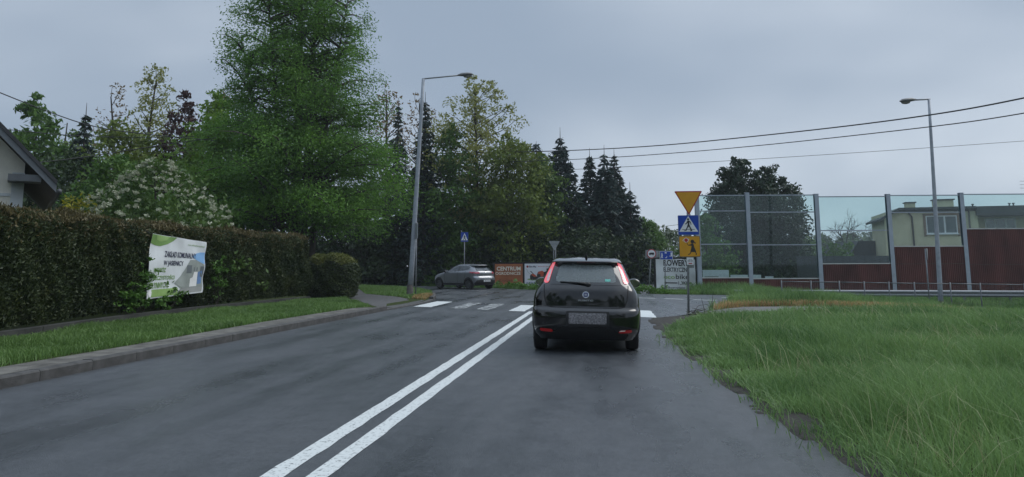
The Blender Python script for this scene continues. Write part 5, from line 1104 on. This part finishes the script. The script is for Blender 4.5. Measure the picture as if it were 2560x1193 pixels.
    def arch(s, wy, r, m, zmin=.25):
        for g in (1, -1):
            pts = []
            for a in np.linspace(-15, 195, 26):
                y, z = wy + (r + .05) * math.cos(RAD(a)), r + (r + .05) * math.sin(RAD(a))
                if z > zmin: pts.append((g * (s.side(y, z) + .0), y, z))
            MB().tube(pts, .022, 6).build('wheel_arch', m, s.t, True)
    def seam(s, pts, face, w=.010, off=.003):
        P = resample(pts, .05, False); V = []
        pm = MATS.get('panel_gap') or mat('panel_gap', (.004, .004, .005), .7, 0, 0)
        o = s.patch('panel_gap', stroke(P, w), pm, face, off, step=.08); return o
    def mirror(s, g, y, z, m, glass, x=None, sc=1.0):
        x = x or s.side(y, z) + .16
        o = MB().ellipsoid((g * x, y, z), (.125 * sc, .085 * sc, .085 * sc), 16, 10).build('wing_mirror', m, s.t, True)
        d = [(g * x + a, y - .088 * sc, z + b) for a, b in circ(0, 0, .10 * sc, 20, .066 * sc)]
        obj('mirror_glass', d, [tuple(range(20))], glass, o)
        MB().tube([(g * (x - .08), y + .02, z - .03), (g * (s.side(y, z) - .04), y + .06, z - .05)], .028, 8).build('mirror_arm', m, o, True)

# ---- black hatchback ahead
C_BLK = mat('black_car_paint', (.004, .004, .005), .10, 0, 0, coat=.6, spec=.5); C_TRIM = mat('black_plastic', (.010, .010, .011), .55, 0, .2, 12); C_INT = mat('car_interior', (.030, .032, .036), .8, 0, .15, 6)
CLEAR = glass_mat('car_clear_glass', (.74, .84, .84), .02, .9); VEILED = glass_mat('light_veiled_glass', (.80, .88, .88), .05, .9, .30); TINT = mat('car_black_glass', (.012, .014, .016), .06, 0, 0, spec=.7)  # misted pane: diffuse colour stands in for sky light on the glass
LAMP_R = mat('tail_lamp_red', (.50, .03, .05), .12, 0, 0, coat=.8, emit=(1.0, .16, .20), estr=.5); LAMP_W = mat('tail_lamp_clear', (.50, .42, .43), .15, 0, .2, 30, coat=.8, emit=(1.0, .55, .55), estr=.12)
REFL = mat('reflector_red', (.30, .008, .012), .2, 0, 0, coat=.6, emit=(1, .03, .02), estr=.05); CHROME = mat('chrome', (.55, .56, .57), .18, 1.0, 0); MIRG = mat('mirror_silver', (.55, .58, .60), .04, 1.0, 0)
PT = empty('black_car', (-.33, 12.38, 0), RAD(.6), 'black hatchback with lit red tail lights driving ahead in the lane', 'car', scale=1.035)
pc = Car(PT, [(.20, .76), (.32, .815), (.5, .838), (.68, .845), (.82, .838), (.93, .805), (1.02, .755), (1.08, .72), (1.2, .668), (1.32, .615), (1.40, .575), (1.44, .545), (1.47, .49), (1.487, .38), (1.495, .18)],
         [(.20, .14), (.30, .05), (.42, .0), (.55, .0), (.655, .02), (.69, .075), (.80, .085), (.95, .11), (1.03, .15), (1.08, .19), (1.2, .29), (1.32, .40), (1.383, .455), (1.392, .37), (1.402, .36), (1.42, .42), (1.445, .56), (1.47, .82), (1.487, 1.1), (1.495, 1.35)],
         [(.20, 3.85), (.35, 3.98), (.5, 4.03), (.7, 3.98), (.82, 3.82), (.92, 3.45), (1.0, 3.05), (1.1, 2.88), (1.25, 2.62), (1.38, 2.36), (1.44, 2.15), (1.47, 1.95), (1.487, 1.8), (1.495, 1.6)], 3.4, .46)
inner = rpoly([(-.485, 1.085), (.485, 1.085), (.42, 1.355), (-.42, 1.355)], .07); outer = rpoly([(-.585, 1.045), (.585, 1.045), (.50, 1.385), (-.50, 1.385)], .03); hole = [(-.52, 1.068), (.52, 1.068), (.452, 1.366), (-.452, 1.366)]
hin = lambda poly: (lambda u, v: bool(pip([(u, v)], poly)[0]))
hr = hin(hole); wsc = hin([(-.64, 1.06), (.64, 1.06), (.52, 1.36), (-.52, 1.36)]); sw1 = hin([(.95, 1.08), (1.62, 1.06), (1.62, 1.34), (1.1, 1.34)]); sw2 = hin([(1.74, 1.06), (2.62, 1.04), (2.2, 1.33), (1.74, 1.35)])
pc.body(C_BLK, [lambda x, y, z: y < 1.0 and hr(x, z) and y < pc.R(z) + .3, lambda x, y, z: y > pc.F(z) - .32 and z > 1.03 and wsc(x, z), lambda x, y, z: abs(x) > pc.W(z) - .1 and (sw1(y, z) or sw2(y, z))], (.72, 3.23), .30)
rw = pc.patch('rear_window', outer, TINT, 'rear', .006, [inner]); pc.patch('clear_pane', inner, VEILED, 'rear', .004, parent=rw)
pc.patch('sticker', [(.30, 1.10), (.385, 1.10), (.385, 1.135), (.30, 1.135)], mat('sticker_teal', (.10, .42, .36), .5, 0, .4, 60), 'rear', .009, parent=rw)
pc.patch('windscreen', rpoly([(-.68, 1.04), (.68, 1.04), (.54, 1.375), (-.54, 1.375)], .04), VEILED, 'front', .004)
pc.both('side_window', [(.93, 1.06), (1.64, 1.04), (1.64, 1.355), (1.08, 1.355)], CLEAR, .004); pc.both('side_window', [(1.72, 1.04), (2.66, 1.02), (2.22, 1.345), (1.72, 1.365)], CLEAR, .004)
tl = [(.497, 1.395), (.548, 1.385), (.585, 1.32), (.625, 1.22), (.668, 1.12), (.672, 1.085), (.645, 1.062), (.60, 1.068), (.578, 1.10), (.560, 1.18), (.528, 1.30)]
wl = [(.548, 1.31), (.580, 1.27), (.618, 1.16), (.626, 1.105), (.602, 1.085), (.584, 1.105), (.566, 1.19)]
for g in (-1, 1):
    o = pc.patch('tail_light', rpoly([(g * a, b) for a, b in tl], .008), LAMP_R, 'rear', .014, step=.03); pc.patch('clear_lens', rpoly([(g * a, b) for a, b in wl], .008), LAMP_W, 'rear', .019, parent=o, step=.02)
    r_ = [(g * .50, .335), (g * .53, .365), (g * .70, .372), (g * .715, .345), (g * .69, .325), (g * .53, .318)]
    o = pc.patch('reflector', rpoly(r_, .008), REFL, 'rear', .010, step=.03)
    if g > 0: pc.patch('reversing_lens', rpoly([(.51, .346), (.535, .362), (.61, .366), (.60, .35)], .004), mat('reverse_lens', (.6, .6, .6), .15, 0, 0, emit=(1, 1, 1), estr=.12), 'rear', .013, parent=o, step=.03)
pc.patch('brake_light', rpoly([(-.15, 1.391), (.15, 1.391), (.14, 1.401), (-.14, 1.401)], .004), mat('brake_lens', (.12, .01, .012), .3, 0, 0), 'rear', .006)
pc.seam([(-.66, 1.04), (-.655, .95), (-.64, .82), (-.60, .715), (-.5, .695), (0, .69), (.5, .695), (.60, .715), (.64, .82), (.655, .95), (.66, 1.04)], 'rear', .014)
pc.patch('lower_bumper', [(-.60, .20), (.60, .20), (.66, .30), (.46, .33), (.40, .40), (-.40, .40), (-.46, .33), (-.66, .30)], C_TRIM, 'rear', .004)
em = pc.patch('emblem', circ(.0, .895, .052, 24, .050), CHROME, 'rear', .010, step=.03); pc.patch('emblem_core', rrect(-.034, .862, .034, .928, .015), mat('emblem_blue', (.02, .03, .12), .3, .3, 0), 'rear', .013, parent=em, step=.03); pc.patch('emblem_mark', rrect(-.02, .88, .02, .91, .004), mat('emblem_silver', (.35, .36, .42), .3, .6, 0), 'rear', .016, parent=em, step=.03)
lettering('PUNTO', -.115, .792, .115, .818, lambda u, v: (u, pc.rear(u, v) - .008, v), CHROME, PT, .0, 1.15)
pr = pc.patch('plate_holder', rrect(-.30, .43, .36, .645, .02), C_TRIM, 'rear', .007)
SPK = bpy.data.materials.new('speckled_plate'); SPK.use_nodes = True; q_ = SPK.node_tree; b_ = q_.nodes['Principled BSDF']; b_.inputs['Roughness'].default_value = .5
tc_ = q_.nodes.new('ShaderNodeTexCoord'); wn_ = q_.nodes.new('ShaderNodeTexNoise'); wn_.inputs['Scale'].default_value = 48; wn_.inputs['Detail'].default_value = 6; wn_.inputs['Roughness'].default_value = .85; q_.links.new(tc_.outputs['Object'], wn_.inputs['Vector'])
r2_ = q_.nodes.new('ShaderNodeValToRGB'); r2_.color_ramp.elements[0].position = .40; r2_.color_ramp.elements[0].color = (.06, .058, .062, 1); r2_.color_ramp.elements[1].position = .62; r2_.color_ramp.elements[1].color = (.36, .345, .36, 1); q_.links.new(wn_.outputs[0], r2_.inputs[0]); q_.links.new(r2_.outputs[0], b_.inputs['Base Color'])
pc.patch('number_plate', rrect(-.26, .455, .32, .62, .012), SPK, 'rear', .012, parent=pr)
wp = MB(); wp.tube([(.03, pc.rear(.03, 1.05) - .02, 1.055), (-.10, pc.rear(-.1, 1.075) - .03, 1.072), (-.40, pc.rear(-.4, 1.09) - .025, 1.085)], [.022, .016, .010], 8); wp.ellipsoid((.03, pc.rear(.03, 1.05) - .015, 1.052), (.05, .03, .03)); wp.build('rear_wiper', C_TRIM, PT, True)
for (x, y) in ((-.735, .72), (.735, .72), (-.735, 3.23), (.735, 3.23)): pc.wheel(x, y, .30, .20, mat('rim_silver', (.30, .31, .32), .35, .7, 0))
pc.arch(.72, .30, C_TRIM); pc.arch(3.23, .30, C_TRIM)
for g in (-1, 1): pc.mirror(g, 2.62, 1.03, C_BLK, MIRG)
MB().tube([(0, .72, 1.47), (0, .69, 1.50), (0, .66, 1.545)], [.022, .014, .004], 8).build('antenna', C_TRIM, PT, True)
box('underbody', C_TRIM, PT, -.60, .60, .2, 3.7, .24, .34)
MB().tube([(-.30, .14, .27), (-.30, .5, .27)], .03, 10).build('exhaust', C_TRIM, PT, True)
for x in (-.37, .37):
    st = MB(); st.add([(x - .24, 1.55, .45), (x + .24, 1.55, .45), (x + .24, 1.72, .45), (x - .24, 1.72, .45), (x - .21, 1.40, 1.12), (x + .21, 1.40, 1.12), (x + .21, 1.50, 1.12), (x - .21, 1.50, 1.12)], [(0, 3, 2, 1), (4, 5, 6, 7), (0, 1, 5, 4), (1, 2, 6, 5), (2, 3, 7, 6), (3, 0, 4, 7)])
    o = st.build('front_seat', C_INT, PT, bevel=.05); MB().ellipsoid((x, 1.44, 1.235), (.135, .06, .115), 16, 10).build('headrest', C_INT, o, True)
box('rear_bench', C_INT, PT, -.60, .60, .62, .80, .4, 1.03, bevel=.04); box('parcel_shelf', C_INT, PT, -.6, .6, .32, .61, .93, .96); box('dashboard', C_INT, PT, -.66, .66, 2.45, 2.95, .7, .99, bevel=.05)
MB().ellipsoid((0, 2.25, 1.30), (.12, .02, .035), 14, 8).build('interior_mirror', C_INT, PT, True); box('cabin_floor', C_INT, PT, -.66, .66, .3, 3.0, .345, .40)
for ch in PT.children:
    if not ch.name.startswith('wheel') or ch.name.startswith('wheel_arch'): ch.rotation_euler.y += RAD(1.2)

# ---- grey hatchback turning left
C_GRY = mat('grey_car_paint', (.20, .21, .23), .32, .45, .04, 3, coat=.9)
SIDEG = mat('car_side_glass', (.035, .042, .048), .05, 0, .3, 2, spec=1.0)
CL = empty('grey_car', (-6.95, 45.2, .0), RAD(52), 'grey hatchback turning left across the junction', 'car', scale=1.04)
cc_ = Car(CL, [(.22, .80), (.35, .845), (.55, .865), (.75, .865), (.90, .855), (1.0, .815), (1.06, .765), (1.2, .695), (1.33, .62), (1.40, .565), (1.43, .48), (1.445, .35), (1.452, .16)],
          [(.22, .16), (.32, .06), (.45, .0), (.62, .0), (.68, .03), (.76, .10), (.9, .09), (1.0, .13), (1.1, .24), (1.25, .42), (1.33, .52), (1.345, .36), (1.37, .36), (1.40, .50), (1.43, .78), (1.445, 1.0), (1.452, 1.25)],
          [(.22, 3.88), (.4, 4.02), (.55, 4.06), (.7, 4.02), (.84, 3.78), (.93, 3.40), (1.0, 3.02), (1.1, 2.84), (1.25, 2.55), (1.35, 2.3), (1.40, 2.12), (1.43, 1.9), (1.445, 1.75), (1.452, 1.6)], 3.2, .55)
cc_.body(C_GRY, [], (.66, 3.25), .31)
cc_.patch('rear_window', rpoly([(-.60, 1.04), (.60, 1.04), (.47, 1.325), (-.47, 1.325)], .05), SIDEG, 'rear', .006); cc_.patch('spoiler_shade', rpoly([(-.50, 1.327), (.50, 1.327), (.49, 1.345), (-.49, 1.345)], .006), C_TRIM, 'rear', .004)
cc_.both('side_window', rpoly([(.66, 1.25), (.78, 1.12), (1.15, 1.06), (1.55, 1.035), (1.55, 1.345), (1.15, 1.345), (.82, 1.315)], .03), SIDEG, .006); cc_.both('side_window', rpoly([(1.63, 1.032), (2.66, .985), (2.5, 1.09), (2.2, 1.26), (2.0, 1.335), (1.63, 1.35)], .03), SIDEG, .006); cc_.both('door_pillar', [(1.555, 1.03), (1.625, 1.03), (1.625, 1.352), (1.555, 1.348)], C_TRIM, .005)
cc_.patch('windscreen', rpoly([(-.68, 1.0), (.68, 1.0), (.52, 1.36), (-.52, 1.36)], .04), SIDEG, 'front', .006)
for g in (-1, 1):
    o = cc_.patch('tail_light', rpoly([(g * .44, .90), (g * .50, .985), (g * .78, 1.0), (g * .80, .93), (g * .70, .875)], .02), mat('lens_red', (.34, .01, .03), .15, 0, .3, 20, coat=.8), 'rear', .010, step=.03); cc_.patch('lens_core', rpoly([(g * .56, .915), (g * .60, .955), (g * .72, .96), (g * .70, .92)], .01), mat('lens_pink', (.62, .12, .16), .15, 0, 0, coat=.8), 'rear', .013, parent=o, step=.03)
cc_.both('tail_light', rpoly([(.22, .96), (.42, 1.0), (.66, 1.01), (.56, .95), (.34, .90)], .01), MATS['lens_red'], .010, step=.03)
cc_.patch('lower_bumper', [(-.70, .22), (.70, .22), (.78, .36), (.70, .52), (.42, .54), (-.42, .54), (-.70, .52), (-.78, .36)], C_TRIM, 'rear', .005); pl_ = cc_.patch('number_plate', rrect(-.26, .43, .26, .535, .008), S_WHT, 'rear', .012)
lettering('SB 8712C', -.20, .455, .23, .512, lambda u, v: (u, cc_.rear(u, v) - .016, v), BLACK, pl_, .02)
cc_.patch('emblem', [(0, .88), (.045, .945), (0, 1.01), (-.045, .945)], CHROME, 'rear', .010, step=.03)
cc_.both('sill_trim', [(.98, .26), (2.90, .26), (2.90, .335), (.98, .335)], C_TRIM, .006); cc_.both('side_moulding', [(1.05, .40), (1.25, .37), (2.85, .355), (2.85, .375), (1.3, .395)], CHROME, .010)
for g in ('left', 'right'): cc_.seam([(1.60, 1.02), (1.62, .7), (1.58, .36)], g, .016); cc_.seam([(2.72, .97), (2.76, .7), (2.70, .36)], g, .016); cc_.seam([(.98, 1.05), (.92, .8), (1.02, .55)], g, .016)
cc_.both('door_handle', rrect(1.70, .865, 1.90, .895, .012), C_GRY, .025); cc_.seam([(-.66, 1.0), (-.60, .72), (-.5, .66), (.5, .66), (.60, .72), (.66, 1.0)], 'rear', .014)
for (x, y) in ((-.755, .66), (.755, .66), (-.755, 3.25), (.755, 3.25)): cc_.wheel(x, y, .31, .20, mat('rim_dark', (.09, .095, .10), .4, .5, 0), 7)
cc_.arch(.66, .31, C_TRIM); cc_.arch(3.25, .31, C_TRIM); box('underbody', C_TRIM, CL, -.62, .62, .2, 3.8, .24, .36)
for g in (-1, 1): cc_.mirror(g, 2.55, 1.02, C_TRIM, MIRG, sc=1.05)
cw = MB(); cw.tube([(.02, cc_.rear(0, 1.06) - .02, 1.06), (.30, cc_.rear(.3, 1.10) - .02, 1.09)], [.02, .01], 6); cw.build('rear_wiper', C_TRIM, CL, True)
MB().tube([(0, .72, 1.42), (0, .62, 1.55)], [.012, .005], 6).build('antenna', C_TRIM, CL, True)

# ================================================================== HAZE (damp air)
hz = MB().box(-905, 905, -905, 905, -1.8, 24.0).build('haze', None); tag(hz, kind='stuff')
hm = bpy.data.materials.new('damp_air'); hm.use_nodes = True; hn = hm.node_tree.nodes; hn.remove(hn['Principled BSDF'])
pv = hn.new('ShaderNodeVolumePrincipled'); pv.inputs['Color'].default_value = (.86, .92, 1.0, 1); pv.inputs['Density'].default_value = 0.00045; pv.inputs['Anisotropy'].default_value = 0.2
hm.node_tree.links.new(pv.outputs[0], hn['Material Output'].inputs['Volume']); hz.data.materials.append(hm)
